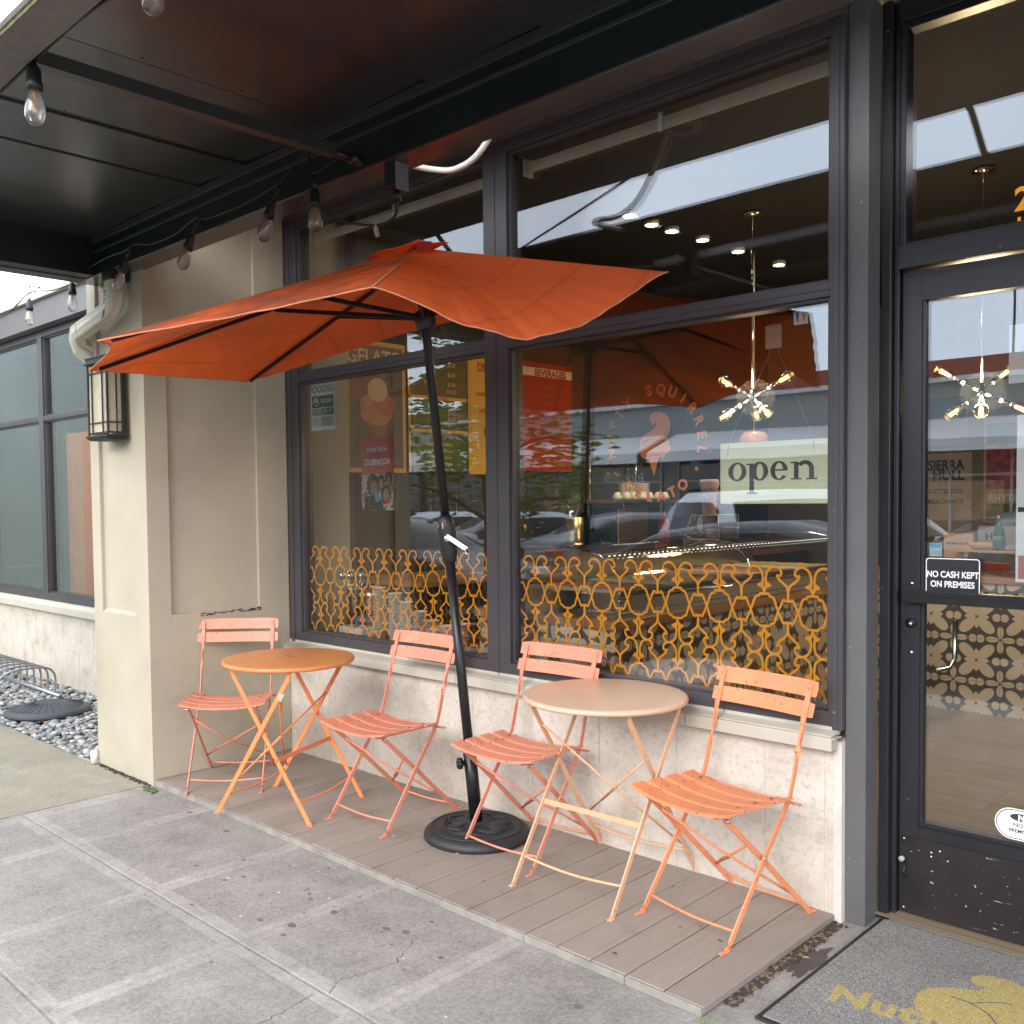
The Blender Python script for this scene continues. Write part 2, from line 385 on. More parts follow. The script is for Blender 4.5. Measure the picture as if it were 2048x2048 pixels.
# ================================================================== DECK
t = NT("composite deck"); p_, pos_ = t.xyz()
gr = t.noise(pos_, 9, 8, .72, (5, .22, 1), .8); gr2 = t.noise(pos_, 40, 4, .7, (5, .12, 1)); st = t.noise(pos_, 2.6, 6, .65)
v_ = t.math('ADD', .58, t.math('ADD', t.math('MULTIPLY', gr, .45), t.math('MULTIPLY', gr2, .35)))
inf = t.n("ObjectInfo"); v_ = t.math('MULTIPLY', v_, t.math('ADD', .92, t.math('MULTIPLY', inf.outputs['Random'], .14)))
c_ = t.n("Mix", data_type='RGBA', blend_type='MULTIPLY'); c_.inputs['Factor'].default_value = 1; c_.inputs['A'].default_value = (.30, .25, .212, 1); t.l(v_, c_.inputs['B'])
c_ = t.mix(t.math('MULTIPLY', t.ramp(st, (.54, 0.), (.70, 1.)), .60), c_.outputs['Result'], (.17, .135, .09, 1))
c_ = t.mix(t.math('MULTIPLY', t.ramp(t.noise(pos_, 30, 4), (.70, 0.), (.74, 1.)), .5), c_, (.07, .05, .04, 1))
DECKM = t.done(t.bsdf(c_, .68, 0, t.bump(gr2, .35, .003), .3))
deck = thing("deck_platform", "low grey brown composite deck in front of the shop window", "deck", (0, 0, 0))
DL, DR, DF = -3.53, -.004, -.925
nb = 24; bw = (DR-DL)/nb
DECKE = paint("deck fascia edge", (.29, .27, .235), .75, 0, .2, 12, .3, .3, dirt=.5)
for i in range(nb):
    dz = rnd.uniform(-.0012, .0012)
    MB().box(DL+i*bw+.0022, DL+(i+1)*bw-.0022, DF+.014+rnd.uniform(-.002, .002), -.002, -.026, dz).build("board", DECKM, deck, bevel=.0025, seg=1)
m = MB(); x = DL
while x < DR-.01:
    x2 = min(x+.147*rnd.choice((2, 3, 1)), DR-.003); m.box(x+.001, x2-.001, DF-.001, DF+.011, -.029, -.001); x = x2
m.build("edging", DECKE, deck, bevel=.002, seg=1)
MB().box(DL+.02, DR-.06, DF+.03, -.02, -.029, -.027).build("underside", paint("dark gap", (.02, .017, .014), .95), deck)

# ================================================================== BUILDING
bld = thing("gelato_shop_building", "cream and dark bronze shopfront building with pale stone base", "building", (0, 0, 0))
# --- stone base
t = NT("travertine tile"); p_, pos_ = t.xyz()
n1 = t.noise(pos_, 5, 8, .68); n2 = t.noise(pos_, 38, 6, .7); n3 = t.noise(pos_, 1.6, 4)
c_ = t.ramp(n1, (.32, (.44, .385, .31)), (.46, (.58, .525, .45)), (.62, (.65, .60, .53)))
c_ = t.mix(t.math('MULTIPLY', t.ramp(n2, (.51, 0.), (.64, 1.)), .60), c_, (.40, .325, .245, 1))
c_ = t.mix(t.math('MULTIPLY', t.ramp(n3, (.5, 0.), (.75, 1.)), .25), c_, (.55, .44, .38, 1))
low = t.n("MapRange"); t.l(p_[2], low.inputs[0]); low.inputs[1].default_value = .0; low.inputs[2].default_value = .22; low.inputs[3].default_value = 1; low.inputs[4].default_value = 0
c_ = t.mix(t.math('MULTIPLY', t.math('MULTIPLY', low.outputs[0], t.noise(pos_, 14, 6, .7)), .5), c_, (.40, .33, .25, 1))
STONE = t.done(t.bsdf(c_, .55, 0, t.bump(t.math('ADD', n2, t.math('MULTIPLY', n1, .4)), .35, .004), .35))
GROUT = paint("grout", (.60, .56, .50), .85, 0, .1, 20)
def stone_wall(x0, x1, z0, z1, tw=.42, off=.0, zj=.335, gp=.0025):
    m = MB(); m.box(x0, x1, .0025, .12, z0, z1, 1)
    for r, (a, b) in enumerate(((z0, zj), (zj, z1))):
        x = x0 - off*(r == 0)
        while x < x1:
            xa, xb = max(x, x0)+gp, min(x+tw, x1)-gp
            if xb-xa > .01: m.box(xa, xb, -rnd.uniform(0, .0012), .003-.0008, a+gp, b-gp, 0)
            x += tw
    return m
stone_wall(-3.53, -.045, -.03, .62, .405, .0).box(-.045, .018, .0, .12, -.03, .65, 1).box(-.038, -.012, -.002, .0, -.03, .333, 0).box(-.038, -.012, -.002, .0, .338, .62, 0)\
    .build("stone_base", [STONE, GROUT], bld, bevel=.0015, seg=1)
stone_wall(-12, -4.24, -.10, .60, .62, .3, .26).build("stone_base", [STONE, GROUT], bld)
# --- sills
m = MB()
for xa, xb in ((-3.528, -1.98), (-1.977, -.62), (-.617, .004)): m.box(xa, xb, -.058, -.003, .622, .672)
for xa, xb in ((-3.528, -2.4), (-2.397, -.47), (-.467, .0)): m.prism([(-.05, .6725), (.03, .6725), (.03, .702), (-.002, .702), (-.002, .690), (-.045, .6775)], 'x', xa, xb)
m.box(.004, .018, -.062, .0, .668, .6735)
m.build("window_sill", SILLM, bld, bevel=.003)
m = MB().box(-12, -4.24, -.058, -.003, .60, .655).prism([(-.045, .6555), (.03, .6555), (.03, .69), (-.002, .69), (-.002, .675), (-.04, .66)], 'x', -12, -4.24)
m.build("window_sill", SILLM, bld, bevel=.003)
# --- window units
def window_unit(x0, x1, z0, zt1, zt2, z3, fl=.05, fr=.05, fb=.07, ft=.06, name="window", y=.0, shade=True):
    m = MB()
    m.box(x0-fl, x0, y, y+.11, z0-fb, z3+ft).box(x1, x1+fr, y, y+.11, z0-fb, z3+ft)
    m.box(x0, x1, y, y+.11, z0-fb, z0-.004).box(x0, x1, y, y+.11, z3+.004, z3+ft)
    m.box(x0, x1, y+.002, y+.11, zt1+.004, zt2-.004)
    m.box(x0, x1, y-.001, y+.004, (zt1+zt2)/2-.004, (zt1+zt2)/2-.0015)
    for a, b in ((z0, zt1), (zt2, z3)):           # glazing beads
        m.box(x0, x0+.014, y+.018, y+.09, a, b).box(x1-.014, x1, y+.018, y+.09, a, b)
        m.box(x0+.014, x1-.014, y+.018, y+.09, a-.004, a+.008).box(x0+.014, x1-.014, y+.018, y+.09, b-.008, b+.004)
    w_ = m.build(name, FRAME, bld, bevel=.0015, seg=1)
    for a, b in ((z0, zt1), (zt2, z3)):
        g = MB()
        for yy in (y+.042, y+.062): g.quad((x0+.006, yy, a+.002), (x1-.006, yy, a+.002), (x1-.006, yy, b-.002), (x0+.006, yy, b-.002))
        g.build("pane", GLASS, w_, recalc=False)
    if shade:
        s_ = MB().tube([(x0+.03, y+.15, z3-.045), (x1-.03, y+.15, z3-.045)], .022, 12).box(x0+.03, x1-.03, y+.118, y+.128, z3-.082, z3-.03)
        s_.build("roller_blind", paint("blind cream", (.62, .52, .36), .6), w_)
        MB().box(x0+.012, x0+.028, y+.112, y+.17, z3-.09, z3-.01).build("bracket", WHITE, w_)
        MB().box((x0+x1)/2-.01, (x0+x1)/2+.01, y+.108, y+.117, z3-.09, z3-.01).build("bracket", WHITE, w_)
    return w_
window_unit(-3.405, -1.80, .762, 2.288, 2.350, 3.225, .115, .077)
window_unit(-1.645, -.035, .762, 2.288, 2.350, 3.225, .076, .053)
for a_, b_, c_ in ((-3.50, -3.47, -.006), (-1.7245, -1.7195, -.004), (-.019, .0, -.004)): MB().box(a_, b_, c_, .0, .69, 3.28).build("window_trim", FRAME, bld, bevel=.001, seg=1)
# left neighbour windows
for x0, x1 in ((-12.0, -10.55), (-10.45, -9.02), (-8.92, -7.46), (-7.36, -5.95), (-5.85, -4.30)):
    window_unit(x0, x1, .762, 2.31, 2.36, 3.06, .05, .05, .07, .06, shade=False)
# --- door side column and recess
m = MB().box(.0185, .094, .028, .135, -.028, 3.34)
m.build("door_column", paint("grey column paint", (.115, .112, .115), .42, 0, .14, 3, .05, .5, chips=(48, .69, (.30, .29, .28))), bld, bevel=.003)
m = MB().box(.096, .131, .140, .205, -.028, 3.34)
m.box(.1325, .150, .168, .24, -.028, 3.34)
m.box(.152, 1.9, .150, .235, 2.378, 2.462)
m.box(.152, 1.9, .156, .235, 3.26, 3.34)
m.box(.152, .172, .166, .235, 2.462, 3.26).box(.172, 1.9, .17, .235, 2.462, 2.475).box(.172, 1.9, .17, .235, 3.235, 3.26)
m.box(1.13, 1.20, .150, .235, -.028, 2.378).box(1.9, 2.0, .12, .235, -.028, 3.34)
m.box(1.20, 1.9, .150, .235, -.028, .28)
m.build("door_frame", FRAMED, bld, bevel=.002, seg=1)
tr = MB()
for yy in (.20, .218): tr.quad((.172, yy, 2.475), (1.9, yy, 2.475), (1.9, yy, 3.235), (.172, yy, 3.235))
tr.build("pane", GLASS, bld, recalc=False)
tr = MB()
for yy in (.20, .218): tr.quad((1.20, yy, .28), (1.9, yy, .28), (1.9, yy, 2.378), (1.2, yy, 2.378))
tr.build("pane", GLASS, bld, recalc=False)
# threshold
m = MB().box(.135, 1.14, .148, .30, -.029, -.012)
for i in range(5): m.box(.135, 1.14, .156+i*.017, .166+i*.017, -.012, -.006)
m.build("threshold", paint("worn aluminium", (.50, .50, .48), .42, .35, .2, 12, .1), bld, bevel=.001, seg=1)
# --- door
DX0, DX1, DY = .154, 1.125, .192
door = MB().box(DX0, .222, DY, DY+.045, .0, 2.372).box(1.055, DX1, DY, DY+.045, .0, 2.372).box(.222, 1.055, DY, DY+.045, 2.262, 2.372).box(.222, 1.055, DY, DY+.045, .0, .335)
door.box(.222, .234, DY+.006, DY+.04, .335, 2.262).box(1.043, 1.055, DY+.006, DY+.04, .335, 2.262).box(.234, 1.043, DY+.006, DY+.04, .335, .352)
door.box(.222, 1.055, DY-.002, DY, .292, .330)
door = door.build("door", FRAMED, bld, bevel=.002, seg=1)
g = MB()
for yy in (DY+.02, DY+.034): g.quad((.236, yy, .35), (1.042, yy, .35), (1.042, yy, 2.262), (.236, yy, 2.262))
g.build("pane", GLASS, door, recalc=False)
t = NT("scratched kick plate"); p_, pos_ = t.xyz()
k1 = t.ramp(t.noise(pos_, 26, 5, .7, (.35, 1, 1.6), .5), (.64, 0.), (.655, 1.)); k2 = t.ramp(t.noise(pos_, 70, 4, .6, (.5, 1, 1)), (.69, 0.), (.70, 1.)); gt = t.ramp(t.noise(pos_, 7, 3), (.46, 0.), (.56, 1.))
c_ = t.mix(t.ramp(t.noise(pos_, 5, 5), (.4, 0.), (.6, 1.)), (.022, .016, .016, 1), (.013, .011, .012, 1)); c_ = t.mix(t.math('MINIMUM', t.math('ADD', t.math('MULTIPLY', k1, gt), k2), 1.), c_, (.5, .5, .48, 1))
KICK = t.done(t.bsdf(c_, .38, 0, t.bump(t.noise(pos_, 40, 3), .1, .003), .5))
m = MB().box(.163, 1.11, DY-.004, DY-.0005, .008, .29)
for x, z in ((.172, .28), (.172, .155), (.172, .02), (.27, .25), (.6, .28), (.27, .235), (.6, .02), (1.1, .28), (1.1, .02), (.3, .262)):
    m.tube([(x, DY-.0065, z), (x, DY-.003, z)], .005, 10, 1)
m.build("kick_plate", [KICK, STEEL], door)
m = MB().box(.176, 1.09, DY-.045, DY-.012, 1.168, 1.212).box(.176, .20, DY-.012, DY, 1.172, 1.208).box(1.06, 1.085, DY-.012, DY, 1.172, 1.208).box(.19, 1.08, DY-.047, DY-.045, 1.195, 1.2)
m.build("push_bar", BLACKM, door, bevel=.003)
for z in (.98, 1.235): MB().tube([(.193, DY-.004, z), (.193, DY, z)], .0075, 14).build("screw_cap", STEEL, door)
m = MB().tube([(.193, DY-.014, 1.09), (.193, DY, 1.09)], .017, 20).tube([(.193, DY-.018, 1.087), (.193, DY-.013, 1.087)], .008, 14, 1).box(.1925, .1937, DY-.019, DY-.0175, 1.082, 1.092)
m.build("lock", [BLACKM, STEEL], door)
m = MB().tube([(.172, DY-.03, .208), (.172, DY-.012, .208)], .010, 14, 0).tube([(.174, DY-.012, .206), (.180, DY-.018, .17), (.183, DY-.03, .145), (.186, DY-.014, .142)], .0028, 8, 1)
m.build("door_stop", [paint("grey rubber", (.35, .36, .38), .6), BLACKM], door)
m = MB().tube([(.315, DY+.09, 1.10), (.315, DY+.09, .96), (.30, DY+.085, .925), (.262, DY+.05, .915)], .009, 12)
m.build("pull_handle", STEEL, door)
# --- pilaster with recessed panels
m = MB().box(-4.215, -3.551, -.908, .12, -.03, 3.31)
m.box(-4.24, -4.125, -.93, -.908, -.03, 3.31).box(-3.690, -3.53, -.93, -.908, -.03, 3.31).box(-4.125, -3.690, -.93, -.908, -.03, .915)
m.box(-3.551, -3.53, -.908, -.795, .0, 3.31).box(-3.551, -3.53, -.215, .0, .0, 3.31).box(-3.551, -3.53, -.795, -.215, .0, .925)
m.box(-4.24, -4.215, -.908, .12, -.03, 3.31)
m.prism([(-.93, .9155), (-.908, .9155), (-.908, .935)], 'x', -4.118, -3.70)
m.box(-3.549, -3.543, -.2175, -.2155, .93, 3.3).box(-3.549, -3.541, -.797, -.7955, .93, 3.3)
m.build("pilaster", CREAM, bld, bevel=.005)
m = MB()
for i in range(60):
    y = -.62+rnd.random()*.40; z = .908+rnd.uniform(-.006, .010)-abs(y+.40)*.02
    m.box(-3.5302, -3.529+rnd.random()*.0004, y, y+rnd.uniform(.006, .03), z, z+rnd.uniform(.002, .007))
m.build("chipped_paint", paint("old dark paint", (.05, .05, .055), .8), bld)
# --- upper wall, overhang soffit, shop shell
SOFF = paint("brown grey soffit", (.10, .09, .088), .6, 0, .1, 2)
m = MB().box(-4.24, 4.2, -.93, .16, 3.345, 4.9, 0).box(-4.24, 4.2, -.905, -.02, 3.32, 3.344, 1)
m.box(-3.53, .018, .0, .14, 3.286, 3.344, 1)
m.build("upper_wall", [CREAM, SOFF], bld)
m = MB().tube([(-1.0, -.45, 3.30), (-1.0, -.45, 3.321)], .09, 28).tube([(-1.0, -.45, 3.296), (-1.0, -.45, 3.302)], .05, 24, 1)
m.build("soffit_vent", [paint("vent grey", (.3, .29, .28), .5), BLACK], bld)
m = MB()
m.tube(catpts([(-1.12, -.5, 3.318), (-1.18, -.5, 3.20), (-1.269, -.5, 3.075), (-1.343, -.5, 3.015), (-1.433, -.5, 2.990), (-1.542, -.5, 2.998), (-1.64, -.60, 3.02), (-1.69, -.75, 3.05), (-1.70, -.91, 3.06)], 6), .0135, 14)
m.build("drain_pipe", paint("pvc white", (.72, .70, .62), .4), bld)
# neighbour fascia + roof
LF = paint("neighbour fascia metal", (.12, .115, .115), .45, .1, .1, 2)
m = MB().box(-14, -4.245, -.10, .14, 3.125, 3.345, 0).box(-14, -4.245, -.14, .15, 3.345, 3.375, 1).box(-14, -4.245, .12, 4, 3.30, 3.36, 1).box(-4.30, -4.242, .0, .12, .69, 3.12, 2)
m.build("left_fascia", [LF, paint("pale drip edge", (.55, .54, .42), .6), FRAME], bld)
# interior shell
INW = paint("interior beige wall", (.60, .58, .48), .7, 0, .05, 2)
INB = paint("interior brown wall", (.035, .027, .019), .6, 0, .1, 2)
INK = paint("black ceiling", (.006, .006, .007), .8)
flo = NT("plank floor"); p_, pos_ = flo.xyz()
gr = flo.noise(pos_, 5, 8, .7, (.3, 4, 1)); bk = flo.n("TexBrick"); bk.inputs['Scale'].default_value = 1; bk.inputs['Brick Width'].default_value = 1.2; bk.inputs['Row Height'].default_value = .15
bk.inputs['Mortar Size'].default_value = .002; bk.inputs['Color1'].default_value = (.26, .19, .12, 1); bk.inputs['Color2'].default_value = (.34, .26, .17, 1); bk.inputs['Mortar'].default_value = (.05, .04, .03, 1)
flo.l(pos_, bk.inputs['Vector'])
fc = flo.n("Mix", data_type='RGBA', blend_type='MULTIPLY'); fc.inputs['Factor'].default_value = 1; flo.l(bk.outputs['Color'], fc.inputs['A']); flo.l(flo.math('ADD', .6, flo.math('MULTIPLY', gr, .8)), fc.inputs['B'])
FLOOR = flo.done(flo.bsdf(fc.outputs['Result'], .35, 0, None, .5))
MB().quad((-3.56, .11, -.005), (4.2, .11, -.005), (4.2, 6.2, -.005), (-3.56, 6.2, -.005)).build("shop_floor", FLOOR, bld)
m = MB().box(-3.6, -3.5, .12, 6.2, -.01, 3.4, 0).box(-3.4995, -3.47, .12, .44, -.01, 3.4, 1).box(-3.5, 4.2, 6.1, 6.2, -.01, 3.4, 2).box(4.1, 4.2, .24, 6.1, -.01, 3.4, 1).box(-3.48, -3.36, .44, .50, 2.9, 3.4, 0)
m.box(2.0, 4.2, .12, .235, -.03, 3.4, 1)
m.build("shop_wall", [INB, INW, paint("back wall tan", (.20, .17, .12), .7)], bld)
MB().box(-3.6, 4.2, .165, 6.2, 3.40, 3.46).build("shop_ceiling", INK, bld)
# neighbour interior
NG = paint("grey green wall", (.55, .59, .50), .6, 0, .05, 1.5)
m = MB().box(-14, -4.3, 2.6, 2.7, 0, 3.3, 0).box(-14, -4.3, .13, 2.7, -.02, -.005, 1).box(-4.40, -4.30, .13, 2.7, 0, 3.3, 0).box(-14, -4.3, .13, 2.7, 3.22, 3.29, 3)
m.box(-9.95, -9.85, .13, 2.6, 0, 3.2, 0).box(-9.849, -9.84, .42, .44, .85, 2.9, 4).box(-9.849, -9.84, .44, 1.05, .85, .87, 4).box(-14.1, -14, .13, 2.7, 0, 3.3, 0).box(-7.9, -7.82, 1.0, 2.6, 0, 2.35, 0).box(-6.95, -5.9, .17, .19, .05, 2.2, 2).box(-7.28, -6.952, .17, .19, .05, 2.2, 5)
m.build("neighbour_room", [NG, FLOOR, paint("orange board", (.90, .24, .03), .5), paint("pale ceiling", (.4, .42, .38), .7), paint("pale trim", (.7, .72, .66), .6), paint("tan board", (.80, .38, .18), .5)], bld)

# ================================================================== CANOPY
DKG = paint("dark green black beam", (.010, .018, .020), .42, 0, .2, 2, .06, .5)
t = NT("soffit panel metal"); p_, pos_ = t.xyz()
nb = t.n("Bump"); nb.inputs['Strength'].default_value = .35; nb.inputs['Distance'].default_value = .02; t.l(t.noise(pos_, 1.6, 2), nb.inputs['Height'])
SOFP = t.done(t.bsdf((.072, .084, .086), .24, .55, nb.outputs[0], .9))
STRIP = paint("beam underside paint", (.055, .052, .050), .16, 0, .1, 4, .02, .9)
STUC = paint("textured grey fascia", (.17, .165, .15), .75, 0, .15, 20, .9)
can = thing("metal_canopy", "dark metal canopy on beams hanging over the pavement with string bulbs", "canopy", (0, 0, 0))
ZB = 2.85
MB().box(-4.10, 5, -1.045, -.905, ZB+.004, 3.10, 0).box(-4.098, 5, -1.043, -.907, ZB, ZB+.004, 1).build("inner_beam", [DKG, STRIP], can, bevel=.002, seg=1)
MB().box(-3.86, 5, -1.058, -1.045, 3.03, 3.066).box(-3.86, 5, -1.053, -1.045, 2.975, 2.99).build("ledger_trim", paint("trim edge", (.05, .06, .06), .35), can, bevel=.001, seg=1)
MB().box(-4.10, -3.87, -2.33, -1.046, ZB+.006, 3.10).box(-4.095, -3.98, -2.33, -1.046, ZB, ZB+.006, 1).build("end_beam", [DKG, paint("end beam edge", (.09, .085, .08), .5)], can, bevel=.002, seg=1)
MB().box(-4.10, 5, -2.43, -2.315, ZB, ZB+.012).box(-4.10, 5, -2.43, -2.415, ZB+.012, 3.11).build("outer_fascia", STUC, can, bevel=.002, seg=1)
MB().box(-4.1, 5, -2.437, -2.4305, ZB-.003, ZB+.02).build("drip_edge", paint("mossy edge", (.16, .15, .07), .8, 0, .5, 30), can)
m = MB().box(-4.10, 5, -2.452, -2.438, ZB+.012, 3.3, 0)
for i in range(26):
    x = -3.9+i*.33; m.box(x, x+.035, -2.4535, -2.452, 2.93, 3.2, 1); 
    if i % 2: m.tube([(x+.02, -2.4525, 2.99), (x+.06, -2.4525, 2.945), (x+.11, -2.4525, 2.945), (x+.15, -2.4525, 2.99), (x+.15, -2.4525, 3.2)], .016, 6, 1)
m.build("sign_board", [paint("white sign board", (.85, .87, .9), .5), paint("pale grey letter", (.62, .64, .70), .5)], can)
PANELX = (-3.30, -2.66, -2.25, -1.61, -1.05, -.50, .05, .60, 1.15, 1.7, 2.3, 2.9, 3.5, 4.2, 4.98)
x = -3.868; k = 0
for xe in PANELX:
    tl = rnd.uniform(-.006, .006)
    p = MB(); z0 = 3.068
    p.add([(x+.002, -2.40, z0+tl), (xe-.002, -2.40, z0-tl), (xe-.002, -1.046, z0-tl), (x+.002, -1.046, z0+tl), (x+.002, -2.40, 3.10), (xe-.002, -2.40, 3.10), (xe-.002, -1.046, 3.10), (x+.002, -1.046, 3.10)],
          [(0, 3, 2, 1), (4, 5, 6, 7), (0, 1, 5, 4), (2, 3, 7, 6), (1, 2, 6, 5), (0, 4, 7, 3)])
    for q_ in range(4): p.tube([((x+.03), -2.25+.38*q_, 3.0665+tl), ((x+.03), -2.25+.38*q_, 3.07+tl)], .0045, 8, 1)
    p.build("soffit_panel", [SOFP, BLACK], can); x = xe
MB().box(-1.45, -1.405, -2.315, -1.19, 2.862, 2.868).box(-1.409, -1.405, -2.315, -1.19, 2.868, 2.905).build("cross_bar", paint("bar grey", (.035, .037, .038), .4), can)
m = MB().tube([(-1.418, -1.20, 2.872), (-1.418, -1.10, 2.872)], .014, 12).tube([(-1.418, -1.12, 2.872), (-1.418, -1.07, 2.872)], .022, 12)
m.build("bar_end_clamp", BLACK, can)
for x in (-3.9, -.2, 3.6): MB().tube([(x, -2.2, 3.1), (x, -.93, 4.1)], .018, 10).build("hanger_rod", BLACKM, can)

# downspout on the pilaster
def rrect_tube(pts, w, t_, mat, name, parent, ribs=True, up=(0, 0, 1), n=28):
    pts = [Vector(p) for p in pts]; m = MB(); vs = []; N = len(pts)
    for i, p in enumerate(pts):
        d = (pts[min(i+1, N-1)]-pts[max(i-1, 0)]).normalized(); uu = Vector(up[i]) if isinstance(up, list) else Vector(up)
        a = (uu-d*uu.dot(d)).normalized(); b = d.cross(a)
        for k in range(n):
            an = 2*math.pi*k/n; cx, sx_ = math.cos(an), math.sin(an); q = 1/(abs(cx)**5+abs(sx_)**5)**.2
            rib = 1-.085*(k % 4 in (1, 2)) if ribs else 1
            vs.append(p+a*cx*q*t_/2*rib+b*sx_*q*w/2*rib)
    fs = [(i*n+k, i*n+(k+1) % n, (i+1)*n+(k+1) % n, (i+1)*n+k) for i in range(N-1) for k in range(n)]+[tuple(range(n))[::-1], tuple((N-1)*n+k for k in range(n))]
    m.add(vs, fs, 0, False); return m.build(name, mat, parent)
DSP = paint("downspout cream", (.62, .58, .48), .5, 0, .06, 6, .05, .4, dirt=.15)
ds = thing("downspout", "cream ribbed downspout elbow bending left under the dark canopy corner", "downspout", (-3.8, -1.0, 2.5))
L_ = lambda *p: tuple(Vector(p)-Vector((-3.8, -1.0, 2.5)))
e1 = [(-3.70, -1.0, 2.84)]+[(-3.70-.11*(1-math.cos(a)), -1.0, 2.755-.11*math.sin(a)) for a in [i*R(80)/8 for i in range(9)]]
rrect_tube([L_(*p) for p in e1], .10, .098, DSP, "upper_elbow", ds, up=(0, -1, 0))
q = Vector(e1[-1]); dd = Vector((-.98, 0, -.17)).normalized(); q2 = q+dd*.36
rrect_tube([L_(*(q-dd*.012)), L_(*q2)], .095, .092, DSP, "sloping_pipe", ds, up=(0, -1, 0))
e3 = [q2-dd*.01, q2+dd*.04, q2+Vector((-.075, .01, -.045)), q2+Vector((-.08, .03, -.095)), q2+Vector((-.06, .07, -.13)), q2+Vector((-.05, .14, -.19))]
rrect_tube([L_(*p) for p in e3], .10, .098, DSP, "lower_elbow", ds, up=(0, -1, 0))
rrect_tube([L_(-4.30, -.86, 2.3), L_(-4.30, -.86, -.02)], .078, .06, DSP, "drop_pipe", ds, up=(0, -1, 0))
m = MB()
for i in range(9):
    a = R(6+i*6.6); r_ = .075
    c = Vector((-3.69-.11*(1-math.cos(a))-.040*math.cos(a)*1.0, -1.046, 2.76-.13*math.sin(a)-.040*math.sin(a)+.0))
    m.box(-.016, .016, -.0015, .0015, -.0032, .0032, 0, Matrix.Translation(Vector(L_(*c))) @ Matrix.Rotation(-a*.9, 4, 'Y'))
m.build("crimp", BLACK, ds)
MB().box(*[v for v in (L_(-3.745, 0, 0)[0], L_(-3.635, 0, 0)[0])], -.055, .055, L_(0, 0, 2.80)[2], L_(0, 0, 2.852)[2]).build("outlet_collar", BLACK, ds)
MB().tube([(-4.245, -.955, -.028), (-4.245, -.955, .05)], .022, 14).build("x", paint("white pvc", (.8, .8, .8), .4))
bpy.data.objects["x"].name = "pipe_stub"; tag(bpy.data.objects["pipe_stub"], "short white plastic pipe stub at the foot of the cream pilaster", "pipe")

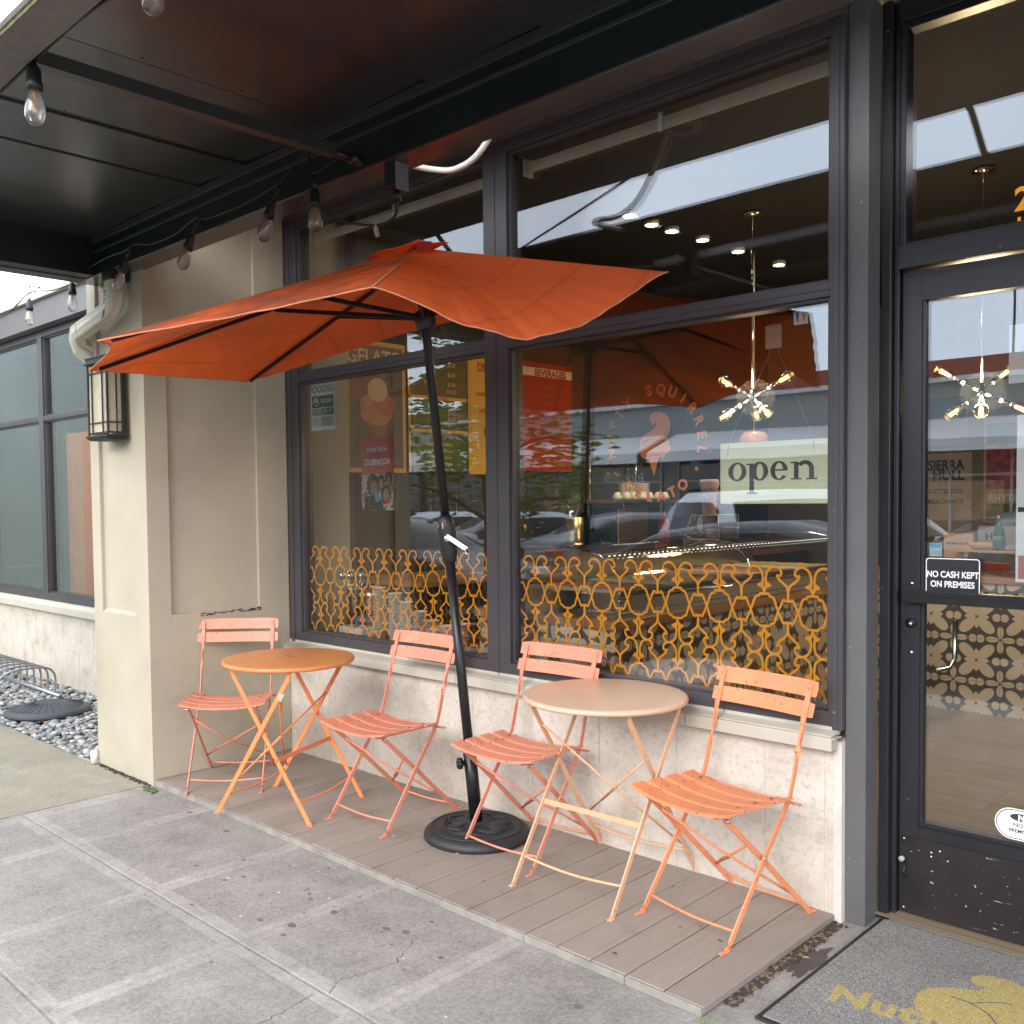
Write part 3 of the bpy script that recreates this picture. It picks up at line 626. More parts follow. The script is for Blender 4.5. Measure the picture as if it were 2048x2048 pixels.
# ================================================================== CHAIRS
def make_chair(mat, label, loc, rz):
    c = thing("folding_bistro_chair", label, "chair", loc, rz, "folding metal bistro chairs on the deck")
    up = [(-.259, .006), (-.06, .28), (.075, .455), (.107, .533), (.137, .67), (.165, .75), (.213, .885)]
    for s in (-1, 1):
        x = s*.199
        m = MB().flat([(x, -.272, .004), (x, -.256, .010), (x, -.246, .028), (x, -.06, .28), (x, .055, .430), (x, .085, .478), (x, .107, .545), (x, .122, .60), (x, .130, .63), (x, .1425, .66), (x, .165, .75), (x, .208, .872)], .007, .021,
                       [(0, 0, 1)]*2+[(0, 1, .3)]*6+[(s*.7, .7, .2)]+[(0, 1, -.2)]*1+[(1, 0, 0)]*2)
        m.flat([(x-.0, -.30, .0035), (x, -.272, .0035)], .018, .005, (0, 0, 1)).tube([(x-.006*s, -.06, .28), (x+.008*s, -.06, .28)], .006, 10, 1)
        m.build("back_leg", [mat, STEEL], c, bevel=.0012, seg=1)
        x = s*.181
        m = MB().flat([(x, -.262, .462), (x, -.06, .280), (x, .215, .022), (x, .226, .008), (x, .240, .004)], .006, .021, [(0, 1, .3)]*3+[(0, 0, 1)]*2)
        m.flat([(x, .236, .0035), (x, .262, .0035)], .018, .005, (0, 0, 1)).tube([(x, -.255, .452), (x+.022*s, -.255, .452)], .006, 10, 1)
        m.build("front_leg", [mat, STEEL], c, bevel=.0012, seg=1)
        m = MB().flat([(s*.160, -.285, .462), (s*.160, .075, .458)], .005, .018, (0, 0, 1)); m.build("seat_rail", mat, c)
    for k in range(4):
        y0 = -.298+k*.0935; y1 = y0+.081; vs = []; fs = []; nx = 13
        for i in range(nx+1):
            x = -.229+.458*i/nx; z = .483+.0-.024*(1-(x/.229)**2)-.002*k+.004*abs(x/.229)**6
            for (yy, zz) in ((y0, -.0045), (y0+.008, .0), (y1-.008, 0), (y1, -.0045)): vs.append((x, yy, z+zz+.003))
            vs += [(x, y0, z-.006), (x, y1, z-.006)]
        for i in range(nx):
            a, b = i*6, (i+1)*6
            for p, q_ in ((0, 1), (1, 2), (2, 3), (3, 5), (5, 4), (4, 0)): fs.append((a+p, a+q_, b+q_, b+p))
        fs += [(0, 4, 5, 3, 2, 1), tuple(nx*6+k2 for k2 in (1, 2, 3, 5, 4, 0))]
        m = MB().add(vs, fs, 0, False)
        for s in (-1, 1): m.tube([(s*.165, (y0+y1)/2, .470), (s*.165, (y0+y1)/2, .4755)], .0055, 8, 1)
        m.build("seat_slat", [mat, paint("rivet", (.30, .12, .07), .4, .4)], c)
    for (ya, za, yb, zb) in ((.224, .884, .2065, .822), (.198, .808, .182, .749)):
        vs = []; fs = []; nx = 10
        for i in range(nx+1):
            x = -.232+.464*i/nx; dy = .016*(1-(x/.232)**2)-.014; ins = .004 if i in (0, nx) else 0
            for (yy, zz) in ((ya, za-ins), (ya+.006, za-.003-ins), (yb+.006, zb+.003+ins), (yb, zb+ins)): vs.append((x, yy+dy, zz))
        for i in range(nx):
            a, b = i*4, (i+1)*4
            for p in range(4): fs.append((a+p, a+(p+1) % 4, b+(p+1) % 4, b+p))
        fs += [(3, 2, 1, 0), tuple(nx*4+k2 for k2 in range(4))]
        m = MB().add(vs, fs, 0, False)
        for s in (-1, 1): m.tube([(s*.199, (ya+yb)/2-.019, (za+zb)/2), (s*.199, (ya+yb)/2-.010, (za+zb)/2)], .0065, 10, 1)
        m.build("back_slat", [mat, paint("rivet salmon", (.62, .24, .15), .35, .2)], c, bevel=.0025, seg=2)
    arc = lambda y, z, h, x0=.199, sag=.012: [(-x0+2*x0*i/8, y-.0*i, z-sag*math.sin(math.pi*i/8)) for i in range(9)]
    MB().tube(arc(-.222, .062, 0), .0052, 8).build("foot_rail", mat, c)
    MB().tube(arc(.195, .046, 0, .181, .010), .0052, 8).build("foot_rail", mat, c)
    MB().tube([(-.20, .096, .452), (-.12, .098, .445), (.12, .098, .445), (.235, .096, .450)], .0052, 8).flat([(.205, .096, .451), (.236, .096, .451)], .018, .004, (0, 0, 1)).build("seat_rod", mat, c)
    m = MB().tube([(-.176, -.18, .385), (-.04, -.02, .235), (.176, .13, .098)], .0050, 8); m.flat([(-.176, -.185, .39), (-.10, -.095, .31)], .016, .004, (0, .5, .8)).flat([(.10, .075, .145), (.176, .14, .095)], .016, .004, (0, .5, .8))
    m.tube([(-.176, .13, .105), (.176, -.12, .338)], .0050, 8).flat([(-.13, .10, .14), (-.03, .03, .20)], .017, .004, (0, .5, .8))
    m.build("cross_brace", mat, c)
    return c
make_chair(SALMON, "salmon folding chair standing against the beige pilaster side wall behind the orange table", (-3.234, -.592, 0), .829)
make_chair(SALMON, "salmon folding chair between the orange table and the black umbrella pole", (-2.082, -.363, 0), .040)
make_chair(SALMON, "salmon folding chair right of the umbrella base, tucked beside the tan table", (-1.290, -.237, 0), .045)
make_chair(SALMON2, "bright orange folding chair right of the tan table, nearest the door", (-.292, -.258, 0), -.162)

# ================================================================== TABLES
def make_table(topm, legm, label, loc, rz, a, b, tilt=0., th=.765, dots=True):
    c = thing("folding_bistro_table", label, "table", loc, rz, "round folding bistro tables on the deck")
    T = Matrix.Rotation(tilt, 4, 'X')
    prof = [(0, th), (.318, th), (.328, th-.0015), (.334, th-.006), (.3355, th-.013), (.334, th-.019), (.329, th-.0235), (.322, th-.024), (.318, th-.016), (.31, th-.008), (0, th-.008)]
    m = MB().lathe([(r, z-th) for r, z in prof], n=72, M=Matrix.Translation((0, 0, th)) @ T); m.build("tabletop", topm, c)
    bz = th-.012
    for s in (-1, 1):
        for d in (-1, 1):
            y = s*b+d*.006
            pts = [(d*(a+.012), y, .0035), (d*a, y, .012), (d*(a-.012), y, .034), (0, y, .0), (-d*.175, y, .0), (-d*.183, y, bz)]
            zc = lambda x: .034+(bz-.05-.034)*((d*(a-.012)-x)*d)/((a-.012)+.165)
            pts[3] = (0, y, zc(0)); pts[4] = (-d*.165, y, bz-.05)
            m = MB().flat(pts, .0065, .023, [(0, 0, 1)]*2+[(d*1., 0, .5)]*4)
            m.flat([(d*(a-.0), y, .0035), (d*(a+.026), y, .0035)], .020, .005, (0, 0, 1))
            m.tube([(-d*.181, y-.008, bz-.012), (-d*.181, y+.008, bz-.012)], .006, 8, 1)
            if d == 1: m.tube([(.0, y-s*.008-.0, zc(0)), (.0, y+s*.010, zc(0))], .006, 10, 1)
            m.build("leg", [legm, STEEL], c, bevel=.0012, seg=1)
    leg = lambda d, z: d*(a-.012)-d*(z-.034)/(bz-.05-.034)*((a-.012)+.165)
    for d, z in ((-1, .105), (1, .105)):
        x = leg(d, z); MB().tube([(x, -b+2*b*i/8, z-.016*math.sin(math.pi*i/8)) for i in range(9)], .0054, 8).build("foot_rail", legm, c)
    x = leg(1, .30); MB().flat([(x, -b-.004, .30), (x, b+.004, .30)], .0045, .022, (0, 0, 1)).build("stretcher", legm, c)
    d = -1
    m = MB().tube([(leg(d, .62), -b, .62), (leg(d, .35), 0, .35), (leg(d, .12), b, .12)], .0048, 8).flat([(leg(d, .62), -b, .62), (leg(d, .52), -b*.62, .52)], .017, .004, (0, 0, 1))
    m.tube([(leg(d, .55), b, .55), (leg(d, .17), -b, .17)], .0048, 8).flat([(leg(d, .36), b*.0, .36), (leg(d, .27), -b*.47, .27)], .020, .004, (0, 0, 1))
    m.build("cross_brace", legm, c)
    MB().box(-.17, .17, -.008, .008, bz-.0, bz+.004).build("top_bracket", legm, c)
    return c
t1 = make_table(TORANGE, TLEG, "round orange folding table by the pilaster between two salmon chairs", (-2.590, -.648, 0), R(21), .262, .243)
t2 = make_table(TTAN, paint("tan table leg enamel", (.70, .40, .235), .42, 0, .1, 5, .03, .5, chips=(70, .64, (.3, .14, .07))), "round pale tan folding table between the pink salmon chair and the orange chair", (-.835, -.310, 0), R(272), .305, .240)
m = MB()
for i in range(150):
    r_ = abs(rnd.gauss(0, .065)); a_ = rnd.random()*6.28; m.tube([(r_*math.cos(a_)*1.3-.02, r_*math.sin(a_)+.03, .7646), (r_*math.cos(a_)*1.3-.02, r_*math.sin(a_)+.03, .7655)], rnd.uniform(.0012, .003), 6)
m.tube([(-.17, -.10, .7646), (-.17, -.10, .7656)], .006, 8)
m.build("rust_speckle", paint("rust brown", (.16, .06, .03), .8), t1)
MB().flat([(.115, -.2505, .60), (.135, -.2515, .635)], .009, .027, (1, 0, .5)).build("tape_patch", paint("masking tape", (.60, .42, .30), .7), t1)

# ================================================================== UMBRELLA
t = NT("orange umbrella cloth"); g_n = t.n("NewGeometry"); o = t.obj()
n1 = t.noise(o, 3.2, 7, .7); n2 = t.noise(o, 9, 6, .7)
sep = t.n("SeparateXYZ"); t.l(g_n.outputs['Position'], sep.inputs[0])
weave = t.noise(o, 420, 2, .5)
base = t.mix(t.ramp(n2, (.4, 0.), (.7, 1.)), (.98, .215, .075, 1), (.93, .185, .062, 1))
att = t.n("Attribute"); att.attribute_name = "dirt"
dm = t.math('MULTIPLY', att.outputs['Fac'], t.ramp(n1, (.34, 0.), (.56, 1.)))
base = t.mix(t.math('MULTIPLY', dm, .78), base, (.20, .12, .095, 1))
nn_ = t.n("TexWave"); nn_.inputs['Scale'].default_value = 1.1; nn_.inputs['Distortion'].default_value = 7; nn_.inputs['Detail'].default_value = 3; t.l(o, nn_.inputs[0])
crs = t.ramp(nn_.outputs[0], (.0, 1.), (.028, 0.))
base = t.mix(t.math('MULTIPLY', crs, .30), base, (.22, .07, .03, 1))
nb = t.bump(t.math('ADD', t.math('MULTIPLY', t.noise(o, 5, 4, .6), 3.), t.math('MULTIPLY', weave, .05)), .5, .012)
df = t.n("BsdfDiffuse"); t.l(base, df.inputs[0]); t.l(nb, df.inputs['Normal'])
ts = t.n("BsdfTranslucent"); t.l(t.mix(t.math('MULTIPLY', dm, .55), (1, .135, .012, 1), (.34, .09, .04, 1)), ts.inputs[0])
ms = t.n("MixShader"); ms.inputs[0].default_value = .44; t.l(df.outputs[0], ms.inputs[1]); t.l(ts.outputs[0], ms.inputs[2])
CLOTH = t.done(ms.outputs[0])
REDC = paint("dark red hem", (.42, .015, .02), .8, 0, .1, 20)
um = thing("patio_umbrella", "orange half umbrella on a leaning black crank pole in a round black base", "umbrella", (-1.572, -.318, 0))
UO = Vector((-1.572, -.318, 0)); U = lambda p: Vector(p)-UO
HUB = Vector((-1.640, -.540, 2.36)); BASE = Vector((-1.572, -.318, .05)); APX = Vector((-1.650, -.566, 2.672))
TIPS = [Vector(v) for v in ((-3.17, -.485, 2.243), (-2.74, -1.55, 2.170), (-1.83, -1.91, 2.150), (-.88, -1.455, 2.248), (-.425, -.500, 2.369))]
def panel(a, b, pull, sag, nS=22, nT=26, top=APX, wr=.004, ymid=0., s0=0., s1=1., lift=0., sagp=1.6, tipext=.02, fold=0.):
    vs = []
    a2, b2 = top+(a-top)*(1+tipext), top+(b-top)*(1+tipext)
    for i in range(nS+1):
        s = s0+(s1-s0)*i/nS
        for j in range(nT+1):
            tt = j/nT; rim = a2.lerp(b2, tt); k = math.sin(math.pi*tt)
            p = top.lerp(rim, s); p = p+(top-rim)*(pull*k*s**2.2)
            p.z += sag*(k**1.35)*s**sagp+lift*(s-s0)/(max(s1-s0, 1e-6))
            p.y += ymid*k*s
            if fold: p = p+Vector((.55, -.8, .25))*(fold*k*(max(0, s-.35)/.65)**2*(math.sin(tt*58+4*math.sin(tt*9))+.6*math.sin(tt*97+2)+.8*math.sin(tt*23)))
            p.z += wr*math.sin(tt*31+s*3)*s*s*k+wr*.7*math.sin(s*14+tt*5)*k*s
            vs.append(p)
    fs = [(i*(nT+1)+j, i*(nT+1)+j+1, (i+1)*(nT+1)+j+1, (i+1)*(nT+1)+j) for i in range(nS) for j in range(nT)]
    return vs, fs
cm = MB(); dirt = []
for k, (a, b, pull, sag, ym) in enumerate(((0, 1, .05, -.028, 0), (1, 2, .05, .010, 0), (2, 3, .03, -.010, 0), (3, 4, -.035, -.185, 0), (4, 0, .0, .065, .10))):
    vs, fs = panel(TIPS[a], TIPS[b], pull, sag, ymid=ym, nT=(30, 30, 30, 96, 40)[k], nS=(22, 22, 22, 44, 22)[k], fold=(.0, .001, .001, .0042, 0)[k], wr=.0015 if k != 3 else .004)
    cm.add([U(v) for v in vs], fs, 0, True); dirt += [1. if k in (1, 2) else (.35 if k == 0 else .16)]*len(vs)
can_o = cm.build("canopy", CLOTH, um, recalc=False)
atb = can_o.data.attributes.new("dirt", 'FLOAT', 'POINT')
for i, v in enumerate(dirt): atb.data[i].value = v
bmm = bmesh.new(); bmm.from_mesh(can_o.data); bmesh.ops.remove_doubles(bmm, verts=bmm.verts, dist=.0008); bmm.to_mesh(can_o.data); bmm.free()
# hem: thin folded edge round the rim
def rim_pts(a, b, pull, sag, ym, n=96, tipext=.02):
    out = []
    a2, b2 = APX+(a-APX)*(1+tipext), APX+(b-APX)*(1+tipext)
    for j in range(n+1):
        tt = j/n; rim = a2.lerp(b2, tt); k = math.sin(math.pi*tt); p = rim+(APX-rim)*(pull*k); p.z += sag*k**1.35; p.y += ym*k
        wr = .004 if sag < -.1 else .0015; fo = .0042 if sag < -.1 else 0; p = p+Vector((.55, -.8, .25))*(fo*k*(math.sin(tt*58+4*math.sin(tt*9))+.6*math.sin(tt*97+2)+.8*math.sin(tt*23))); p.z += wr*math.sin(tt*31+3)*k+wr*.7*math.sin(14+tt*5)*k; out.append(p)
    return out
hm = MB()
for a, b, pull, sag, ym in ((0, 1, .05, -.028, 0), (1, 2, .05, .010, 0), (2, 3, .03, -.010, 0), (3, 4, -.035, -.185, 0)):
    hm.tube([U(p) for p in rim_pts(TIPS[a], TIPS[b], pull, sag, ym)], .0030, 6)
hm.build("hem", paint("hem cloth", (.62, .22, .12), .8, 0, .1, 30), um)
sm_ = MB()
for tp in TIPS[1:4]: sm_.flat([U(APX.lerp(tp, q_)+Vector((0, 0, .0016))) for q_ in (.1, .4, .7, 1.01)], .009, .0012, (0, 0, 1))
sm_.build("seam", paint("seam cloth", (.70, .22, .10), .9, 0, .15, 40, .2), um)
# vent cap on top
vm = MB(); top2 = APX+Vector((0, 0, .034))
for a, b, ym in ((0, 1, 0), (1, 2, 0), (2, 3, 0), (3, 4, 0), (4, 0, .02)):
    vs, fs = panel(top2+(TIPS[a]-APX), top2+(TIPS[b]-APX), .05, .0, 6, 10, top2, .001, ym, 0, .155, .0, 1, 0)
    vs = [Vector((v.x, v.y, v.z+.004*math.sin((v.x*37+v.y*23)))) for v in vs]
    vm.add([U(v) for v in vs], fs, 0, True)
vm.build("vent_cap", CLOTH, um, recalc=False)
vm = MB()
for a, b in ((1, 2), (3, 4)):
    vm = MB(); p0 = APX.lerp(TIPS[a], .16)+Vector((0, 0, .045)); p1 = APX.lerp(TIPS[b], .16)+Vector((0, 0, .045)); q0 = p0+Vector((0, 0, -.035)); q1 = p1+Vector((0, 0, -.035)); c0 = p0.lerp(p1, .5)
    vm.quad(U(p0.lerp(p1, .1)), U(c0), U(c0+Vector((0, 0, -.03))), U(q0.lerp(q1, .1)))
    vm.build("vent_flap", REDC, um, recalc=False)
for i, tp in enumerate(TIPS):
    a = APX+Vector((0, 0, -.030)); pts = [U(a.lerp(tp, s)+Vector((0, 0, -.012-.0*s))) for s in (0.02, .35, .7, .985)]
    MB().flat(pts, .011, .016, (0, 0, 1)).build("rib", BLACKM, um)
    mid = a.lerp(tp, .44 if i in (1, 2) else .40)+Vector((0, 0, -.02)); dirv = Vector((tp.x-APX.x, tp.y-APX.y, 0)).normalized()
    MB().flat([U(HUB+dirv*.035+Vector((0, 0, .01))), U(mid)], .012, .018, (0, 0, 1)).build("strut", BLACKM, um)
ax = (HUB-BASE).normalized()
MB().tube([U(BASE+ax*1.44), U(HUB), U(APX)], .0205, 20).build("upper_pole", BLACKM, um)
MB().tube([U(BASE+ax*.1), U(BASE+ax*1.24)], .0225, 20).tube([U(BASE+ax*.0), U(BASE+ax*1.30)], .0205, 16).build("lower_pole", BLACKM, um)
m = MB().lathe([(.02, -.045), (.042, -.035), (.048, .0), (.042, .035), (.02, .045)], n=20, M=Matrix.Translation(U(HUB)) @ ax.to_track_quat('Z', 'Y').to_matrix().to_4x4())
m.build("hub", BLACK, um)
MB().lathe([(.02, -.03), (.035, -.02), (.035, .02), (.02, .03)], n=16, M=Matrix.Translation(U(APX-Vector((0, 0, .05))))).build("top_hub", BLACK, um)
Mc = Matrix.Translation(U(BASE+ax*1.345)) @ ax.to_track_quat('Z', 'Y').to_matrix().to_4x4()
MB().lathe([(.021, -.115), (.030, -.105), (.0385, -.07), (.040, .05), (.037, .075), (.030, .098), (.021, .105)], n=24, M=Mc).build("crank_housing", BLACK, um)
c0 = BASE+ax*1.345; side = Vector((.70, -.70, 0))
m = MB().tube([U(c0+side*.036), U(c0+side*.060)], .014, 16).flat([U(c0+side*.058+Vector((-.005, 0, .012))), U(c0+side*.064+Vector((.072, .052, -.048)))], .022, .010, (.7, -.7, 0)).tube([U(c0+side*.064+Vector((.070, .050, -.05))), U(c0+side*.085+Vector((.075, .054, -.072)))], .009, 10)
m.build("crank_handle", STEEL, um, bevel=.002)
m = MB().tube([U(c0+Vector((-.0, -.041, .055))), U(c0+Vector((0, -.0425, .055)))], .018, 18); m.build("sticker", paint("sticker red white", (.7, .3, .25), .5), um)
# base
prof = [(0, .074), (.032, .074), (.036, .066), (.05, .062), (.08, .060), (.150, .056), (.175, .052), (.182, .047), (.190, .052), (.205, .050), (.222, .046), (.232, .040), (.243, .030), (.248, .018), (.247, .004), (.24, 0), (0, 0)]
IRON = paint("cast base black", (.028, .028, .030), .52, .2, .3, 9, .5, .5, chips=(30, .70, (.10, .085, .06)))
b_ = MB().lathe(prof, n=72)
for k in range(6):                        # interlaced relief rings
    a_ = k*math.pi/3
    c_x, c_y = .085*math.cos(a_), .085*math.sin(a_)
    for rr in (.060, .072):
        b_.tube([(c_x+rr*math.cos(i*math.pi/12), c_y+rr*math.sin(i*math.pi/12), .0592-.0*rr+.0015*math.sin(i*math.pi/4+k)) for i in range(24)], .0045, 6, close=True, up=(0, 0, 1))
for rr, zz in ((.160, .0565), (.212, .050)): b_.tube([(rr*math.cos(i*math.pi/30), rr*math.sin(i*math.pi/30), zz) for i in range(60)], .004, 6, close=True, up=(0, 0, 1))
b_ = b_.build("weighted_base", IRON, um)
sock = MB().tube([U(BASE+ax*.0), U(BASE+ax*.40)], .0305, 20).tube([U(BASE+ax*.385), U(BASE+ax*.405)], .034, 20)
kc = BASE+ax*.30; kd = Vector((-.45, -.89, .0))
sock.tube([U(kc+kd*.025), U(kc+kd*.048)], .012, 12)
for i in range(6):
    a_ = i*math.pi/3; e_ = Vector((-.89*math.cos(a_), .45*math.cos(a_), math.sin(a_)))*.016
    sock.tube([U(kc+kd*.042+e_), U(kc+kd*.062+e_)], .011, 10)
sock.tube([U(kc+kd*.042), U(kc+kd*.063)], .019, 16)
sock.build("pole_socket", BLACKM, b_)

# ================================================================== STRING LIGHTS
FIL = paint("filament amber", (.75, .45, .2), .4)
def bulb(parent, top, d, s=1.0, frosted=False):
    """top: socket top, d: hanging direction"""
    d = Vector(d).normalized(); M_ = Matrix.Translation(top) @ (-d).to_track_quat('Z', 'Y').to_matrix().to_4x4() @ Matrix.Scale(s, 4)
    so_ = MB().lathe([(.004, .02), (.010, .012), (.0175, .0), (.019, -.03), (.0215, -.034), (.0215, -.052), (.016, -.055)], n=20, M=M_).build("socket", BLACK, parent)
    MB().lathe([(.0145, -.053), (.0165, -.062), (.0235, -.085), (.0275, -.108), (.0265, -.125), (.020, -.139), (.009, -.1465), (.0, -.1475)], n=28, M=M_).build("glass_bulb", BULBG, so_)
    f_ = MB()
    for a_ in (0, 1.57, 3.14, 4.71):
        x, y = .006*math.cos(a_), .006*math.sin(a_); f_.tube([M_ @ Vector((x, y, -.070)), M_ @ Vector((x*1.3, y*1.3, -.118))], .0011, 6)
    f_.lathe([(.004, -.055), (.004, -.070), (.0015, -.076), (.0, -.1)], n=8, M=M_)
    f_.build("filament", FIL, so_)
sl1 = thing("string_lights", "black string of clear bulbs looping along the inner canopy beam to the outlet box", "string lights", (0, 0, 0))
y_ = -1.115
cord = [(-1.46, -1.07, 2.88), (-1.50, -1.10, 2.90), (-1.655, y_, 2.875), (-1.70, y_, 2.965), (-1.775, y_, 2.952), (-1.87, y_, 2.90), (-1.97, y_, 2.885), (-2.20, y_, 2.865), (-2.50, y_, 2.872), (-2.60, y_, 2.895), (-2.80, y_, 2.86), (-3.05, y_, 2.862), (-3.22, y_, 2.895), (-3.34, y_, 2.88), (-3.6, -1.09, 2.90), (-4.0, -1.06, 2.89), (-4.14, -1.05, 2.862), (-4.6, -.98, 2.90), (-5.16, -.92, 2.975), (-5.7, -.9, 2.90), (-6.6, -.9, 2.93), (-8.0, -.9, 2.9)]
MB().tube(catpts(cord), .0048, 8).build("cord", BLACK, sl1)
plug = catpts([(-1.655, -1.125, 2.83), (-1.63, -1.12, 2.75), (-1.60, -1.09, 2.70), (-1.53, -1.04, 2.665), (-1.42, -.99, 2.642), (-1.36, -.975, 2.650), (-1.325, -.97, 2.675), (-1.318, -.97, 2.72)])
MB().tube(plug, .0058, 8).tube([(-1.318, -.97, 2.715), (-1.318, -.97, 2.765)], .015, 12).build("plug_cord", BLACK, sl1)
MB().flat([(-1.425, -.99, 2.655), (-1.425, -.992, 2.625), (-1.415, -.99, 2.598)], .014, .012, (0, 1, 0)).build("cable_tag", paint("clear plastic", (.45, .44, .42), .2), sl1)
for top, d in (((-1.648, -1.12, 2.795), (0, 0, -1)), ((-1.950, -1.12, 2.812), (-.42, -.1, -1)), ((-2.640, -1.115, 2.812), (-.55, -.1, -1)), ((-3.330, -1.115, 2.825), (-.5, -.1, -1)), ((-4.150, -1.05, 2.848), (0, 0, -1)), ((-5.180, -.91, 2.925), (0, 0, -1))):
    bulb(sl1, Vector(top), d, 1.08)
for pts_, r_ in (([(-1.66, -1.12, 2.86), (-1.645, -1.12, 2.84), (-1.65, -1.12, 2.79)], .009), ([(-1.90, y_, 2.88), (-1.945, -1.12, 2.82)], .007), ([(-2.55, y_, 2.885), (-2.635, -1.115, 2.82)], .007), ([(-3.25, y_, 2.89), (-3.325, -1.115, 2.83)], .007), ([(-4.15, -1.05, 2.86), (-4.15, -1.05, 2.845)], .006), ([(-5.18, -.91, 2.972), (-5.18, -.91, 2.92)], .003), (catpts([(-5.16, -.92, 2.975), (-5.1, -.93, 3.02), (-5.02, -.9, 2.99), (-5.05, -.92, 3.03)]), .004)):
    MB().tube(pts_, r_, 8).build("drop_lead", BLACK, sl1)
ob = thing("outlet_box", "black weatherproof outlet box under the canopy beam with the cord plugged in", "outlet", (-1.31, -.965, 2.805))
MB().box(-.034, .034, -.05, .0, -.045, .045).build("housing", BLACK, ob, bevel=.004)
MB().box(.0345, .040, -.052, .012, -.06, .044).build("cover", paint("smoke plastic", (.16, .18, .20), .15), ob, bevel=.002)
sl2 = thing("string_lights", "black string with two large clear bulbs hanging from the outer canopy fascia", "string lights", (0, 0, 0))
MB().tube(catpts([(-4.0, -2.30, 2.84), (-3.0, -2.30, 2.845), (-2.1, -2.305, 2.838), (-1.398, -2.30, 2.862), (-1.1, -2.29, 2.88), (-.80, -2.26, 2.90), (.0, -2.3, 2.86), (1.0, -2.3, 2.85), (2.0, -2.3, 2.86)]), .0048, 8).build("cord", BLACK, sl2)
for top in ((-1.400, -2.30, 2.838), (-.762, -2.25, 2.945), (.55, -2.3, 2.83), (1.5, -2.3, 2.83), (-2.4, -2.305, 2.825), (-3.4, -2.305, 2.825)):
    if top[0] > -1.5 or 1: bulb(sl2, Vector(top), (0, 0, -1), 1.1)

# ================================================================== WALL LANTERN
ln = thing("wall_lantern", "square craftsman lantern with amber panes on the cream pilaster", "lantern", (-3.872, -.93, 1.94))
LM = paint("lantern iron", (.035, .042, .040), .6, .2, .25, 14, .4, .4)
t = NT("mica glass"); o = t.obj(); c_ = t.ramp(t.noise(o, 9, 6, .7, (1, 1, .4)), (.38, (.78, .68, .46)), (.55, (.86, .80, .62)), (.7, (.60, .42, .20)))
b1 = t.n("BsdfPrincipled"); t.l(c_, b1.inputs['Base Color']); b1.inputs['Roughness'].default_value = .35
tl = t.n("BsdfTranslucent"); t.l(c_, tl.inputs[0]); m1 = t.n("MixShader"); m1.inputs[0].default_value = .35; t.l(b1.outputs[0], m1.inputs[1]); t.l(tl.outputs[0], m1.inputs[2]); MICA = t.done(m1.outputs[0])
W2, DP, H = .128, .115, .432
m = MB()
for x in (-W2, W2-.011): m.box(x, x+.011, -DP, -DP+.011, .012, H-.014)
for x in (-W2, W2-.014): m.box(x, x+.014, -.028, .0, .012, H-.014)
m.box(-W2+.011, W2-.011, -DP+.002, -DP+.008, .022, .030).box(-W2+.011, W2-.011, -DP+.001, -DP+.007, .078, .086).box(-W2+.011, W2-.011, -DP+.001, -DP+.007, H-.070, H-.062)
for x in (-.072, .062): m.box(x, x+.008, -DP-.001, -DP+.006, .03, H-.016)
for s in (-1, 1):
    a, b = (W2-.007, W2-.001) if s > 0 else (-W2+.001, -W2+.007)
    m.box(a, b, -DP+.012, -.028, .078, .086).box(a+.0005, b+.0005, -DP*.52, -DP*.52+.007, .03, H-.016).box(a, b, -DP+.012, -.028, .022, .03).box(a, b, -DP+.012, -.028, H-.024, H-.016)
m.build("frame", LM, ln, bevel=.001, seg=1)
m = MB().box(-W2+.009, W2-.009, -DP+.009, -DP+.012, .02, H-.018).box(W2-.0125, W2-.0095, -DP+.012, -.004, .02, H-.018).box(-W2+.0095, -W2+.0125, -DP+.012, -.004, .02, H-.018)
m.build("mica_pane", MICA, ln)
m = MB().box(-W2-.010, W2+.010, -DP-.010, .002, .0, .012).box(-W2-.004, W2+.004, -DP-.004, .002, -.008, .0).prism([(-W2+.01, -.016), (W2-.01, -.016), (W2-.002, -.0085), (-W2+.002, -.0085)], 'y', -DP+.004, .0)
m.build("bottom_tray", LM, ln, bevel=.0015, seg=1); m = MB()
m.box(-W2-.014, W2+.014, -DP-.014, .002, H-.014, H-.004).box(-W2-.004, W2+.004, -DP-.004, .002, H-.004, H+.018).box(-W2-.008, W2+.008, -DP-.008, .002, H+.018, H+.027)
m.build("cap", LM, ln, bevel=.0015, seg=1)

# ================================================================== DOOR MAT
t = NT("grey carpet mat"); p_, pos_ = t.xyz()
f_ = t.noise(pos_, 260, 2, .8); f2 = t.noise(pos_, 3, 5)
c_ = t.ramp(f_, (.34, (.10, .095, .088)), (.5, (.25, .238, .22)), (.66, (.50, .48, .45))); c_ = t.mix(t.math('MULTIPLY', t.ramp(f2, (.4, 0.), (.7, 1.)), .35), c_, (.13, .12, .11, 1))
MATM = t.done(t.bsdf(c_, .95, 0, t.bump(f_, .8, .004), .1))
mat_ = thing("door_mat", "grey carpet mat with yellow lettering and swirl in front of the door", "door mat", (0, 0, 0))
MB().box(.128, 1.3, -.80, .125, GZ+.001, -.0175).build("carpet", MATM, mat_, bevel=.003)
MB().box(.112, .128, -.82, .125, GZ+.001, -.021).box(.128, 1.3, -.82, -.80, GZ+.001, -.021).build("rubber_edge", paint("black rubber", (.02, .02, .022), .7), mat_, bevel=.002, seg=1)
t = NT("yellow carpet pile"); p_, pos_ = t.xyz(); f_ = t.noise(pos_, 260, 2, .8)
c_ = t.ramp(f_, (.34, (.26, .19, .06)), (.52, (.46, .36, .14)), (.66, (.62, .52, .25)))
YEL = t.done(t.bsdf(c_, .95, 0, t.bump(f_, .8, .004), .1))
